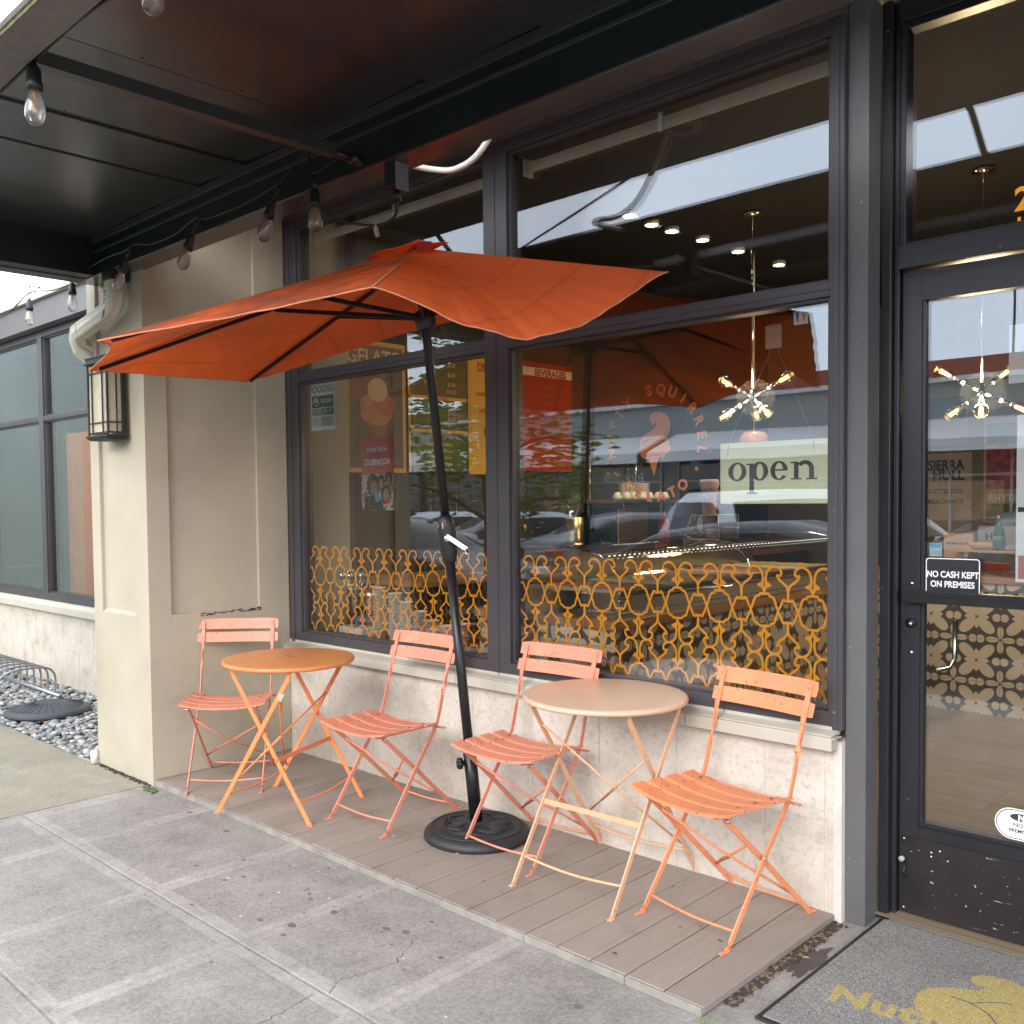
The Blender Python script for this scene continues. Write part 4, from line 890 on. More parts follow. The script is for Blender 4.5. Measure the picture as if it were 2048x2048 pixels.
text("lettering", "Nutty", .150, YEL, mat_, (.225, -.575, -.0174), (0, 0, R(9)), .0004, .006, 'LEFT', 1.0, 1.1)
em = [(.43, -.409), (.42, -.347), (.432, -.294), (.463, -.258), (.498, -.237), (.532, -.211), (.563, -.188), (.569, -.172), (.553, -.160), (.532, -.168), (.516, -.152), (.51, -.119), (.525, -.092), (.561, -.07), (.602, -.064), (.65, -.08), (.70, -.12), (.73, -.2), (.74, -.3), (.72, -.38), (.675, -.43), (.60, -.47), (.54, -.50), (.515, -.47), (.50, -.455), (.478, -.46), (.452, -.446)]
MB().prism(em, 'z', -.0174, -.0166).build("swirl_emblem", YEL, mat_)
gl_ = paint("grey carpet line", (.12, .11, .10), .95)
MB().flat(catpts([(.50, -.30, -.0165), (.56, -.30, -.0165), (.62, -.33, -.0165), (.66, -.38, -.0165)]), .006, .0006, (0, 0, 1)).flat(catpts([(.56, -.30, -.0165), (.62, -.24, -.0165), (.66, -.22, -.0165)]), .005, .0006, (0, 0, 1)).build("emblem_line", gl_, mat_)

# small litter: moss tuft, dry leaves
MG = paint("moss", (.10, .14, .05), .9, 0, .3, 30)
m = MB()
for i in range(60):
    x, y = -3.47+rnd.gauss(0, .035), -.985+rnd.gauss(0, .012); M_ = Matrix.Translation((x, y, GZ+.006)) @ Matrix.Rotation(rnd.random()*6, 4, 'Z') @ Matrix.Diagonal((.014, .005, .006, 1)); m.add([M_ @ v for v in bv], bf)
tag(m.build("moss_tuft", MG), "small dry moss tuft on the pavement at the pilaster corner", "moss")
m = MB()
for i in range(90):
    x = .0+rnd.random()*.32 if i % 2 else -.6+rnd.random()*.62; x = -.01+rnd.random()*.30; y = -.945+rnd.gauss(0, .008)
    m.add([(x, y, GZ), (x+.004, y, GZ), (x+rnd.uniform(-.01, .012), y+rnd.uniform(-.008, .008), GZ+rnd.uniform(.006, .02))], [(0, 1, 2)])
tag(m.build("weeds", paint("weed green", (.16, .26, .06), .8)), "tiny green weeds in the crack at the deck corner", "weeds", kind='stuff')
LEAFB = paint("dry leaf", (.42, .24, .12), .8, 0, .2, 20)
for lb, x, y, z, a_, s in (("curled brown leaf on the pebbles near the bike rack", -7.1, -.2, -.03, .4, .05), ("curled pale leaf at the deck side gap near the wet patch", .012, -.50, -.02, 2.1, .028), ("tiny brown seed husk on the concrete beside the mat", .055, -.36, -.022, 1., .016)):
    l_ = MB().add([(-s, 0, .0), (-s*.3, s*.45, s*.3), (s*.6, s*.35, s*.25), (s, 0, .0), (s*.5, -s*.4, s*.2), (-s*.4, -s*.4, s*.3), (0, 0, .0)], [(0, 1, 6), (1, 2, 6), (2, 3, 6), (3, 4, 6), (4, 5, 6), (5, 0, 6)]).build("dry_leaf", LEAFB)
    l_.location = (x, y, z); l_.rotation_euler = (.1, .2, a_); tag(l_, lb, "leaf")
# debris line under the deck side
m = MB()
for i in range(420):
    y = -.80+rnd.random()*.79; x = rnd.gauss(.012, .010)+.004; s = rnd.uniform(.003, .009)
    M_ = Matrix.Translation((x, y, GZ+s*.4)) @ Matrix.Rotation(rnd.random()*6, 4, 'Z') @ Matrix.Diagonal((s*1.4, s, s*.7, 1)); m.add([M_ @ v for v in bv], bf, rnd.choice((0, 0, 1)))
for i in range(160):
    x = -4.2+rnd.random()*.66; s = rnd.uniform(.003, .008); M_ = Matrix.Translation((x, -.945+rnd.gauss(0, .008), GZ+s*.3)) @ Matrix.Diagonal((s*1.4, s, s*.7, 1)); m.add([M_ @ v for v in bv], bf, 0)
tag(m.build("debris", [paint("dark grit", (.05, .04, .03), .9, 0, .3, 50), paint("brown grit", (.18, .12, .07), .9)]), "dark grit and leaf crumbs along the deck side and pilaster foot", "debris", kind='stuff')
m = MB()
def crack(pts):
    o_ = []
    for a_, b_ in zip(pts[:-1], pts[1:]):
        for k in range(10): q_ = Vector(a_).lerp(Vector(b_), k/10); o_.append((q_.x+rnd.gauss(0, .005), q_.y+rnd.gauss(0, .005)))
    for i in range(len(o_)-1):
        w_ = rnd.uniform(.0007, .0019); a_, b_ = Vector((*o_[i], 0)), Vector((*o_[i+1], 0)); nn2 = (b_-a_).cross(Vector((0, 0, 1))).normalized()*w_
        m.quad((a_.x-nn2.x, a_.y-nn2.y, GZ+.0004), (b_.x-nn2.x, b_.y-nn2.y, GZ+.0004), (b_.x+nn2.x, b_.y+nn2.y, GZ+.0004), (a_.x+nn2.x, a_.y+nn2.y, GZ+.0004))
crack([(-1.05, -1.16), (-.95, -1.35), (-1.0, -1.55), (-.95, -1.63)]); crack([(-.99, -1.66), (-.96, -1.85), (-1.0, -2.05), (-.95, -2.3)]); crack([(.25, -1.0), (.35, -1.3), (.30, -1.62)])
tag(m.build("pavement_crack", paint("crack dark", (.05, .045, .04), .95), recalc=False), kind='structure')
m = MB()
for i in range(70):
    x, y = rnd.uniform(-3.4, .1), -1.0-abs(rnd.gauss(0, .55)); r_ = rnd.choice((.004, .005, .006, .009, .014))*rnd.uniform(.7, 1.2); n_ = 11
    if i % 3 == 0: x, y = rnd.gauss(-1.55, .35), rnd.gauss(-1.32, .14)
    m.add([(x+r_*rnd.uniform(.7, 1.25)*1.3*math.cos(2*math.pi*k/n_), y+r_*rnd.uniform(.7, 1.25)*math.sin(2*math.pi*k/n_), GZ+.0003+.00001*i) for k in range(n_)], [tuple(range(n_))], 1 if (r_ < .006 and i % 2) else 0)
tag(m.build("gum_spots", [paint("old gum", (.135, .122, .108), .8), paint("pale fleck", (.55, .53, .48), .8)], recalc=False), "flattened dark gum spots and pale flecks scattered over the grey pavement", "stains", kind='stuff')
m = MB()
for i in range(46):
    x, y = rnd.uniform(-3.4, -.1), rnd.uniform(-.88, -.05); r_ = rnd.uniform(.002, .006)
    m.add([(x+r_*rnd.uniform(.6, 1.3)*1.8*math.cos(2*math.pi*k/7), y+r_*rnd.uniform(.6, 1.3)*math.sin(2*math.pi*k/7), .0022+.00002*i) for k in range(7)], [tuple(range(7))], i % 4 == 0)
tag(m.build("deck_litter", [paint("litter dark", (.05, .038, .028), .9), MATS["pale fleck"]], recalc=False), "tiny dark crumbs and flecks scattered over the composite deck boards", "debris", kind='stuff')
# wet patch: a real thin dark damp sheet
sp = []
for i in range(40):
    a_ = i/40*2*math.pi; rr = 1+.16*math.sin(a_*5+1)+.10*math.sin(a_*11)+.06*rnd.uniform(-1, 1); sp.append((.068+.040*rr*math.cos(a_), -.36+.13*rr*math.sin(a_)))
tag(MB().prism(sp, 'z', GZ+.0002, GZ+.0008).build("wet_patch", paint("damp concrete", (.055, .048, .045), .45, 0, .3, 12, .2)), "dark wet patch on the concrete between deck and mat", "puddle")

# left bed objects
br = thing("bike_rack", "low grey metal grid bike rack lying in the pebble bed", "bike rack", (-7.3, -.50, -.05))
GM = paint("galvanised grey", (.32, .33, .33), .35, .7, .1, 10)
fr_ = MB()
for y in (-.22, .22): fr_.tube([(-.9, y, .03), (.85, y, .03)], .018, 10)
fr_.build("base_tube", GM, br)
for i in range(11):
    x = -.8+i*.155; MB().tube(catpts([(x, -.22, .03), (x, -.22, .20), (x+.02, -.12, .27), (x+.02, .12, .27), (x, .22, .20), (x, .22, .03)], 5), .009, 8).build("hoop", GM, br)
mc = thing("umbrella_base", "round black ribbed base plate lying on the grey pebbles", "umbrella base", (-5.98, -.56, -.035))
m = MB().lathe([(0, .085), (.06, .083), (.10, .076), (.20, .055), (.26, .042), (.275, .044), (.30, .030), (.315, .01), (.31, 0), (0, 0)], n=60)
for i in range(28):
    a_ = i*2*math.pi/28; ca, sa = math.cos(a_), math.sin(a_); m.tube([(.09*ca, .09*sa, .077), (.255*ca, .255*sa, .043)], .006, 5)
m.build("plate", paint("dark rubber plate", (.05, .052, .056), .55, .0, .15, 8, .2), mc)

# ================================================================== WINDOW GRAPHICS (stuck on the inner face of the glass)
YI = .0655
def ribbon(m, pts, wd, y):
    pts = [Vector((p[0], 0, p[1])) for p in pts]; vs = []
    for i, p in enumerate(pts):
        d = pts[min(i+1, len(pts)-1)]-pts[max(i-1, 0)]
        if d.length < 1e-7: d = Vector((1, 0, 0))
        d.normalize(); nrm = Vector((-d.z, 0, d.x))
        vs += [(p.x+nrm.x*wd/2, y, p.z+nrm.z*wd/2), (p.x-nrm.x*wd/2, y, p.z-nrm.z*wd/2)]
    m.add(vs, [(2*i, 2*i+1, 2*i+3, 2*i+2) for i in range(len(pts)-1)])
def c2(P, n=5): return [(v.x, v.y) for v in catpts([(p[0], p[1], 0) for p in P], n)]
CURL = c2([(12, -205), (15, -232), (11, -265), (13, -300), (24, -345), (50, -376), (80, -386), (110, -374), (128, -345), (127, -318), (112, -304)])
TAIL = c2([(100, -306), (108, -282), (132, -255), (160, -228), (176, -198), (179, -160), (180, -104)])
STEPA = [(0, -148), (28, -148), (38, -142), (41, -124), (62, -120), (70, -112), (78, -92), (105, 0), (78, 98), (70, 110), (50, 113), (46, 128), (34, 136), (0, 136)]
STEPB = [(180, -104), (172, -90), (162, -88), (155, -100), (147, -104), (140, -92), (105, 0), (140, 92), (147, 104), (155, 100), (163, 90), (172, 92), (180, 104)]
LOBE = [(14, -232), (26, -252), (38, -240), (56, -222), (50, -206), (34, -206), (22, -196), (16, -186), (11, -200), (20, -216)]
def ornament(name, label, cells, xlo, xhi):
    m = MB(); k = 0
    sx, sz, z0 = .000559, -.000455, 1.1085
    def put(P, cx, s, fl=1, sh=0, wd=.0098):
        nonlocal k; k += 1
        Q = [(cx+s*p[0]*sx, z0+(fl*p[1]+sh)*sz) for p in P]
        seg = []
        for q in Q:                                  # keep inside the pane
            if xlo <= q[0] <= xhi: seg.append(q)
            else:
                if len(seg) > 1: ribbon(m, seg, wd, YI+.00012*(k % 9))
                seg = []
        if len(seg) > 1: ribbon(m, seg, wd, YI+.00012*(k % 9))
    def poly(P, cx, s, fl=1, sh=0):
        nonlocal k; k += 1
        Q = [(cx+s*p[0]*sx, z0+(fl*p[1]+sh)*sz) for p in P]
        if all(xlo <= q[0] <= xhi for q in Q): m.add([(q[0], YI+.00012*(k % 9), q[1]) for q in Q], [tuple(range(len(Q)))])
    dot = lambda cx0, cy0, r: [(cx0+r*math.cos(a*math.pi/7), cy0+r*math.sin(a*math.pi/7)) for a in range(14)]
    for cx in cells:
        for s in (-1, 1):
            put(STEPA, cx, s); put(STEPB, cx, s)
            for fl, sh in ((1, 0), (-1, -12), (1, 760)):
                put(CURL, cx, s, fl, sh); put(TAIL, cx, s, fl, sh); poly(LOBE, cx, s, fl, sh); poly(dot(102, -308, 14), cx, s, fl, sh)
                put([(12, -205), (3, -180), (0, -148)], cx, s, fl, sh)
                put([(14, -232), (30, -226), (24, -206), (10, -190), (0, -178)], cx, s, fl, sh, .004)
            put([(p[0], p[1]+760) for p in STEPA[:8]], cx, s); put([(p[0], p[1]+760) for p in STEPB[:7]], cx, s)
    o = m.build(name, ORV, recalc=False); return tag(o, label, "window decal")
ornament("window_decal", "orange filigree band across the foot of the left shop window, cups behind it", [-3.496+i*.2045 for i in range(10)], -3.393, -1.808)
ornament("window_decal", "orange filigree band across the foot of the right shop window, tiles behind it", [-1.737+i*.2012 for i in range(10)], -1.636, -.043)

lg = thing("shop_logo_decal", "orange round lettering with swirl cone emblem on the right window", "window decal", (-.842, YI, 1.792))
items = []
def arc_text(s_, rad, a0, a1, size, top=True):
    n = len(s_)
    for i, ch in enumerate(s_):
        if ch == ' ': continue
        a_ = R(a0+(a1-a0)*i/(n-1)); x, z = rad*math.cos(a_), rad*math.sin(a_)
        ang = a_-math.pi/2 if top else a_+math.pi/2
        items.append((ch, size, (x-math.cos(ang+math.pi/2)*size*.35, z-math.sin(ang+math.pi/2)*size*.35), ang, .0022, .95))
arc_text("NUTTY SQUIRREL", .235, 188, -8, .062)
arc_text("GELATO", .225, 232, 308, .062, False)
ORL = paint("logo orange vinyl", (.92, .24, .02), .5, 0, .08, 8, .02)
textmesh_join("lettering", items, ORL, lg)
m = MB()
for a_ in (213, 331): m.tube([(.235*math.cos(R(a_)), 0, .235*math.sin(R(a_))), (.235*math.cos(R(a_)), -.0004, .235*math.sin(R(a_)))], .009, 16)
m.build("dot", ORL, lg)
EMB = [(-0.854, 1.892), (-0.86, 1.907), (-0.852, 1.921), (-0.832, 1.93), (-0.805, 1.929), (-0.78, 1.919), (-0.763, 1.9), (-0.754, 1.876), (-0.757, 1.852), (-0.766, 1.831), (-0.774, 1.817), (-0.76, 1.809), (-0.763, 1.79), (-0.752, 1.775), (-0.755, 1.76), (-0.766, 1.751), (-0.78, 1.746), (-0.791, 1.728), (-0.812, 1.736), (-0.818, 1.719), (-0.827, 1.685), (-0.837, 1.655), (-0.847, 1.681), (-0.859, 1.711), (-0.865, 1.731), (-0.876, 1.725), (-0.894, 1.732), (-0.906, 1.747), (-0.912, 1.772), (-0.912, 1.802), (-0.903, 1.821), (-0.882, 1.837), (-0.855, 1.848), (-0.838, 1.857), (-0.825, 1.871), (-0.823, 1.883), (-0.832, 1.886), (-0.838, 1.876), (-0.846, 1.874)]
MB().prism([(x-.010+.842, z-1.792) for x, z in EMB], 'y', 0, -.0005).build("swirl_emblem", ORL, lg)
m = MB()
ribbon(m, c2([(-.894+.832, 1.800-1.792), (-.860+.832, 1.812-1.792), (-.825+.832, 1.810-1.792), (-.785+.832, 1.803-1.792)]), .003, -.0008)
ribbon(m, c2([(-.785+.832, 1.822-1.792), (-.772+.832, 1.845-1.792), (-.770+.832, 1.868-1.792)]), .003, -.0008)
ribbon(m, c2([(-.868+.832, 1.738-1.792), (-.84+.832, 1.745-1.792), (-.81+.832, 1.740-1.792)]), .003, -.0008)
m.build("emblem_line", paint("grey vinyl", (.12, .13, .12), .5), lg, recalc=False)

# open sign
osn = thing("open_sign", "pale yellow hanging sign reading open in the right window", "sign", (-.306, .088, 1.655))
MB().box(-.231, .231, -.003, .003, -.124, .124).build("board", paint("pale yellow board", (.90, .89, .60), .5, 0, .03, 3), osn, bevel=.003)
CHAR = paint("charcoal print", (.07, .065, .06), .6)
def ring(m, cx, cz, ro, rx_o, ri, rx_i, a0=0, a1=360, n=36, shear=0, y=-.0036):
    vs = []; fs = []
    for i in range(n+1):
        a_ = R(a0+(a1-a0)*i/n); vs += [(cx+rx_o*math.cos(a_), y, cz+ro*math.sin(a_)), (cx+rx_i*math.cos(a_)+shear*math.sin(a_), y, cz+ri*math.sin(a_))]
    for i in range(n): fs.append((2*i, 2*i+1, 2*i+3, 2*i+2))
    m.add(vs, fs)
m = MB(); B = lambda x0, x1, z0, z1, y=-.0040: m.quad((x0, y, z0), (x1, y, z0), (x1, y, z1), (x0, y, z1))
zb, xh = -.030, .072                      # baseline, x-height
cz = zb+xh/2
ring(m, -.152, cz, xh/2+.002, .041, xh/2-.005, .019, shear=.002)                                   # o
B(-.098, -.078, zb-.048, zb+xh-.004); B(-.110, -.062, zb-.054, zb-.048, -.0042); B(-.112, -.098, zb+xh-.010, zb+xh-.004, -.0044)
ring(m, -.052, cz, xh/2+.002, .036, xh/2-.005, .015, y=-.0046)                                       # p bowl
ring(m, .030, cz, xh/2+.002, .037, xh/2-.005, .017, 8, 325, y=-.0036); B(.006, .066, cz+.000, cz+.006, -.0042)  # e
B(.092, .111, zb, zb+xh-.003); B(.078, .124, zb-.0005, zb+.005, -.0042); B(.078, .096, zb+xh-.009, zb+xh-.003, -.0044)  # n
B(.154, .173, zb, zb+xh*.62); B(.140, .187, zb-.0005, zb+.005, -.0042)
ring(m, .138, zb+xh*.60, xh*.42, .035, xh*.42-.015, .016, 0, 150, y=-.0048)
m.build("lettering", CHAR, osn, recalc=False)
m = MB()
hk = (.016, -.01, .508)
for x, z in ((-.196, .075), (.171, .082)): m.tube([(x, -.004, z), (x*.98+.002, -.004, .126), hk], .0011, 6)
m.build("string", paint("grey string", (.30, .28, .25), .7), osn)
hp = thing("adhesive_hook", "beige square adhesive hook plate holding the open sign", "hook", (-.292, YI+.002, 2.183))
MB().box(-.034, .034, 0, .002, -.045, .045).build("plate", paint("beige hook plate", (.52, .38, .27), .4), hp, bevel=.0008)
MB().tube([(0, .002, .005), (0, .014, .005)], .012, 14).tube([(0, .014, 0), (0, .022, -.02), (0, .014, -.026)], .003, 8).build("peg", CHROME, hp)

def flat_sign(name, label, cat, x0, x1, z0, z1, y, mat, parts=(), txt=(), bev=0.):
    """a thin sheet facing the street; parts: (name, rect(u0,u1,v0,v1), mat); txt: (name, body, size, (u,v), mat, bold, sx)"""
    cx, cz_ = (x0+x1)/2, (z0+z1)/2; W_, H_ = x1-x0, z1-z0
    th = thing(name, label, cat, (cx, y, cz_)); MB().box(-W_/2, W_/2, 0, .0008, -H_/2, H_/2).build("sheet", mat, th)
    for i, (n_, (a, b, c, d), mt) in enumerate(parts):
        MB().box(-W_/2+a*W_, -W_/2+b*W_, -.0004-.0002*i, -.0002*i, -H_/2+c*H_, -H_/2+d*H_).build(n_, mt, th)
    for n_, body, sz, (u, v), mt, bo, sx in txt:
        text(n_, body, sz, mt, th, (-W_/2+u*W_, -.0016-.0002*len(parts), -H_/2+v*H_), (math.pi/2, 0, 0), .0002, bo, 'CENTER', sx)
    return th
GRN = paint("dark green print", (.015, .10, .05), .6, 0, 0.05, 8, 0); GRN2 = paint("lime print", (.25, .42, .04), .6, 0, .05, 8, 0); GRY = paint("grey print", (.36, .38, .36), .6, 0, .05, 8, 0); GRN3 = paint("mid green print", (.06, .32, .07), .6, 0, .05, 8, 0)
TXG = paint("black print", (.03, .03, .03), .6, 0, .05, 8, 0); TXW = paint("white print", (.93, .93, .91), .6, 0, .05, 8, 0)
fs_ = flat_sign("food_safety_notice", "white and green food safety rating notice in the corner of the left window", "notice", -3.352, -3.117, 1.993, 2.292, YI, PAPERW,
    [("rating_panel", (.04, .96, .46, .70), GRN), ("face_grade_one", (.04, .265, .30, .44), GRY), ("face_grade_two", (.27, .495, .30, .44), GRN2), ("face_grade_three", (.50, .725, .30, .44), GRN3), ("face_grade_four", (.73, .96, .30, .44), GRN), ("small_print", (.42, .96, .08, .27), GRY), ("small_print", (.05, .36, .08, .27), paint("pale grey print", (.58, .6, .58), .6))],
    [("lettering", "FOOD", .060, (.31, .765), TXG, .0, .95), ("lettering", "SAFETY", .028, (.79, .835), TXG, .0, .9), ("lettering", "RATING", .028, (.79, .765), TXG, .0, .9), ("lettering", "EXCELLENT", .034, (.69, .545), TXW, .0008, .62), ("lettering", "- -- --", .02, (.55, .93), TXG, 0, 1)])
m = MB(); m.tube([(-.066, -.0022, .024), (-.066, -.0030, .024)], .026, 24); m.build("smiley_face", TXW, fs_)
m = MB(); m.prism([(-.066+.016*math.cos(a), .020+.017*math.sin(a)) for a in [math.pi+i*math.pi/10 for i in range(11)]], 'y', -.0031, -.0036)
for s in (-1, 1): m.box(-.066+s*.010-.005, -.066+s*.010+.005, -.0036, -.0031, .033, .035)
m.build("smiley_mouth", GRN, fs_)
m = MB()
for i in range(4): m.tube([(-.118+.235*(.155+.23*i), -.0022, -.034), (-.118+.235*(.155+.23*i), -.0028, -.034)], .012, 16)
m.build("small_face", paint("pale face", (.6, .64, .55), .6), fs_)
CORAL = paint("coral poster", (.62, .115, .10), .6, 0, .04, 4, 0)
MAR = paint("maroon print", (.25, .02, .02), .6, 0, .05, 8, 0)
cp = flat_sign("celebration_poster", "coral and photo poster reading book your sweet celebration in the left window", "poster", -2.868, -2.583, 1.506, 1.916, YI, CORAL, [],
    [("lettering", "BOOK YOUR", .034, (.5, .815), TXW, .0, .9), ("lettering", "SWEET", .062, (.5, .715), MAR, .0005, .72), ("lettering", "CELEBRATION", .047, (.5, .635), TXW, .0010, .76), ("lettering", "--------", .025, (.5, .575), MAR, .001, .8)])
t = NT("party photo print"); o = t.obj(); vo = t.n("TexVoronoi"); vo.inputs['Scale'].default_value = 34; t.l(o, vo.inputs[0])
hs = t.n("SeparateColor"); t.l(vo.outputs['Color'], hs.inputs[0])
PH = t.done(t.bsdf(t.ramp(hs.outputs[0], (.15, (.10, .09, .07)), (.4, (.42, .38, .28)), (.7, (.62, .60, .48))), .5))
MB().box(-.1425, .1425, -.001, -.0002, -.205, .003).build("photo", PH, cp)
SK1, SK2, HRD = paint("print skin", (.34, .18, .11), .6, 0, .2, 30, 0), paint("print skin warm", (.42, .22, .13), .6, 0, .2, 30, 0), paint("print dark hair", (.03, .022, .018), .6, 0, .3, 30, 0)
m = MB(); 
def disc(m, x, z, rx, rz_, y, mi=0, jag=0): m.add([(x+rx*(1+jag*(i % 2))*math.cos(i*math.pi/12), y, z+rz_*(1+jag*(i % 2))*math.sin(i*math.pi/12)) for i in range(24)], [tuple(range(24))], mi)
disc(m, -.038, -.062, .052, .062, -.0014, 1, .22); disc(m, .075, -.115, .042, .055, -.0013, 1, .1); disc(m, .035, -.045, .03, .042, -.00125, 1, .1); disc(m, .10, -.03, .03, .042, -.0012, 1, .1)
disc(m, -.030, -.078, .032, .044, -.0016, 0); disc(m, .080, -.122, .028, .042, -.0015, 2); disc(m, .035, -.055, .02, .03, -.00145, 2); disc(m, .10, -.04, .02, .03, -.0014, 0)
m.add([(-.125, -.0017, -.204), (-.10, -.0017, -.125), (-.02, -.0017, -.118), (.05, -.0017, -.15), (.055, -.0017, -.204)], [(0, 1, 2, 3, 4)], 1)
disc(m, .0, -.13, .022, .028, -.0019, 3); m.add([(-.012, -.0019, -.118), (.012, -.0019, -.12), (-.018, -.0019, -.078), (-.026, -.0019, -.08)], [(0, 1, 2, 3)], 3)
m.add([(.06, -.0019, -.15), (.10, -.0019, -.135), (.12, -.0019, -.16), (.07, -.0019, -.17)], [(0, 1, 2, 3)], 4)
m.build("photo_figures", [SK1, HRD, SK2, paint("print blue", (.10, .38, .62), .5), paint("print red", (.6, .05, .08), .5)], cp, recalc=False)
flat_sign("member_sticker", "small dark member of sticker with coloured W in the top right window corner", "sticker", -.210, -.048, 2.214, 2.289, YI, paint("sticker black", (.02, .025, .03), .4),
    [("grey_band", (.0, 1, .72, .97), paint("grey band", (.13, .13, .13), .5)), ("w_field", (.02, .38, .02, .66), TXW)],
    [("lettering", "MEMBER OF", .020, (.5, .78), paint("dim white", (.45, .45, .45), .6), 0, 1), ("lettering", "Washington", .016, (.70, .48), GRY, 0, 1), ("lettering", "Asso", .016, (.58, .10), GRY, .0004, 1)])
wst = [o_ for o_ in bpy.data.objects if o_.name.startswith("member_sticker")][0]
m = MB()
for i, (a, b, mi) in enumerate((((-.072, .012), (-.058, .012), 0), ((-.046, .012), (-.032, .012), 1))):
    m.add([(a[0], -.0026, .010), (b[0]+.004, -.0026, .010), ((a[0]+b[0])/2+.004, -.0026, -.034)], [(0, 1, 2)], mi)
m.build("w_shape", [paint("teal print", (.03, .30, .42), .5), paint("gold print", (.55, .42, .10), .5)], wst, recalc=False)
# door signs
YD = DY+.0365
ns = flat_sign("no_cash_sign", "black sign with white border reading no cash kept on premises on the door", "sign", .236, .425, 1.185, 1.333, DY+.012, paint("sign black", (.014, .015, .02), .4, 0, .05, 5, 0), [],
    [("lettering", "NO CASH KEPT", .0315, (.5, .52), TXW, .0008, .80), ("lettering", "ON PREMISES", .0315, (.5, .28), TXW, .0008, .80)])
m = MB(); rr = [(.089*sx_+dx, .069*sz_+dz) for sx_, sz_, dx, dz in ()]
cor = []
for cx_, cz2, a0 in ((.080, .060, 0), (-.080, .060, 90), (-.080, -.060, 180), (.080, -.060, 270)):
    for i in range(6): a_ = R(a0+i*18); cor.append((cx_+.010*math.cos(a_), cz2+.010*math.sin(a_)))
ribbon(m, cor+[cor[0]], .0032, -.0012); m.build("border", TXW, ns, recalc=False)
flat_sign("alarm_sticker", "small pale blue sticker reading ring just above the no cash sign", "sticker", .242, .285, 1.335, 1.383, YD, paint("sticker pale blue", (.50, .66, .68), .5), [("blue_band", (.05, .95, .66, .95), paint("sticker blue", (.03, .33, .55), .5))], [("lettering", "ring", .022, (.5, .2), GRY, .0, 1)])
num = thing("unit_number_decal", "orange number lettering cut off at the picture edge above the door", "decal", (.572, .1985, 2.5))
text("lettering", "27", .11, ORV, num, (0, 0, .018), (math.pi/2, 0, 0), .0002, .0025, 'CENTER', .95)
text("lettering", "UNIT", .075, ORV, num, (.035, 0, -.058), (math.pi/2, 0, 0), .0002, .002, 'CENTER', .9)
ov = thing("oval_notice", "white oval notice with black border low on the door glass", "notice", (.60, DY+.012, .415))
ca, sa = math.cos, math.sin
ovp = lambda w_, h_: [((w_-h_)*(1 if ca(a) > 0 else -1)+h_*ca(a), h_*sa(a)) for a in [i*2*math.pi/48+.01 for i in range(48)]]
MB().prism(ovp(.122, .055), 'y', 0, .0008).build("sheet", TXW, ov); MB().prism(ovp(.118, .0515), 'y', -.0004, 0).build("border", TXG, ov); MB().prism(ovp(.1145, .048), 'y', -.0008, -.0004).build("inner_field", TXW, ov)
MB().prism([(x*.62+.0, z*.24+.026) for x, z in ovp(.118, .055)], 'y', -.0012, -.0008).build("banner", TXG, ov)
text("lettering", "NOTICE", .026, TXW, ov, (0, -.0015, .017), bold=.0012); text("lettering", "NO CASH ON", .020, TXG, ov, (0, -.0015, -.008), bold=.0003); text("lettering", "PREMISES AT NIGHT", .018, TXG, ov, (0, -.0015, -.028), bold=.0003, sx=.95)
flat_sign("posted_sheet", "white paper notice taped high inside the door glass at the right picture edge", "notice", .500, .78, 1.94, 2.14, YD, PAPERW, [], [("lettering", "PATRONS", .03, (.45, .12), GRY, 0, 1)])
flat_sign("posted_sheet", "tall white paper notice taped inside the door glass beside the handle height", "notice", .528, .80, 1.255, 1.83, YD, PAPERW, [("red_lines", (.03, .3, .02, .16), paint("pink lines", (.55, .22, .22), .6)), ("dark_bar", (.02, 1, .42, .45), TXG)], [])

# ================================================================== INTERIOR
# menu boards on the left wall (face +x)
def wall_board(name, label, y0, y1, z0, z1, mat, frame=None):
    th = thing(name, label, "menu board", (-3.498, (y0+y1)/2, (z0+z1)/2)); W_, H_ = y1-y0, z1-z0
    MB().box(0, .012, -W_/2, W_/2, -H_/2, H_/2).build("panel", frame or mat, th)
    if frame: MB().box(.012, .013, -W_/2+.012, W_/2-.03, -H_/2+.03, H_/2-.03).build("field", mat, th)
    return th, W_, H_
def wt(th, body, size, y, z, mat, bold=0., sx=1., al='CENTER'): return text("lettering", body, size, mat, th, (.0142, y, z), (math.pi/2, 0, math.pi/2), .0003, bold, al, sx)
YEL_P = paint("menu yellow", (0.900, 0.510, 0.090), .5, 0, .03, 3, 0); BRN = paint("menu brown", (0.128, 0.083, 0.063), .5, 0, .03, 3, 0); TER = paint("menu terracotta", (0.300, 0.128, 0.075), .5, 0, .03, 3, 0)
OLV = paint("menu olive", (0.112, 0.128, 0.038), .5, 0, .03, 3, 0); CRM = paint("menu cream print", (0.930, 0.720, 0.450), .6, 0, .03, 8, 0); REDP = paint("menu red", (.42, .035, .01), .5, 0, .03, 3, 0)
th, W_, H_ = wall_board("menu_board", "brown menu board with painted ice cream cone and the word gelato", .45, .952, 1.75, 2.625, BRN, YEL_P)
m = MB(); m.add([(.0134, -W_/2+.012, H_/2-.03), (.0134, -W_/2+.012, -.02), (.0134, W_/2-.03, .32), (.0134, W_/2-.03, H_/2-.03)], [(0, 1, 2, 3)]); m.build("terracotta_field", TER, th, recalc=False)
wt(th, "GELATO", .135, -.02, .285, CRM, .003, .93)
m = MB()
def yd(m, y, z, ry, rz_, x, mi): m.add([(x, y+ry*math.cos(i*math.pi/14), z+rz_*math.sin(i*math.pi/14)) for i in range(28)], [tuple(range(28))], mi)
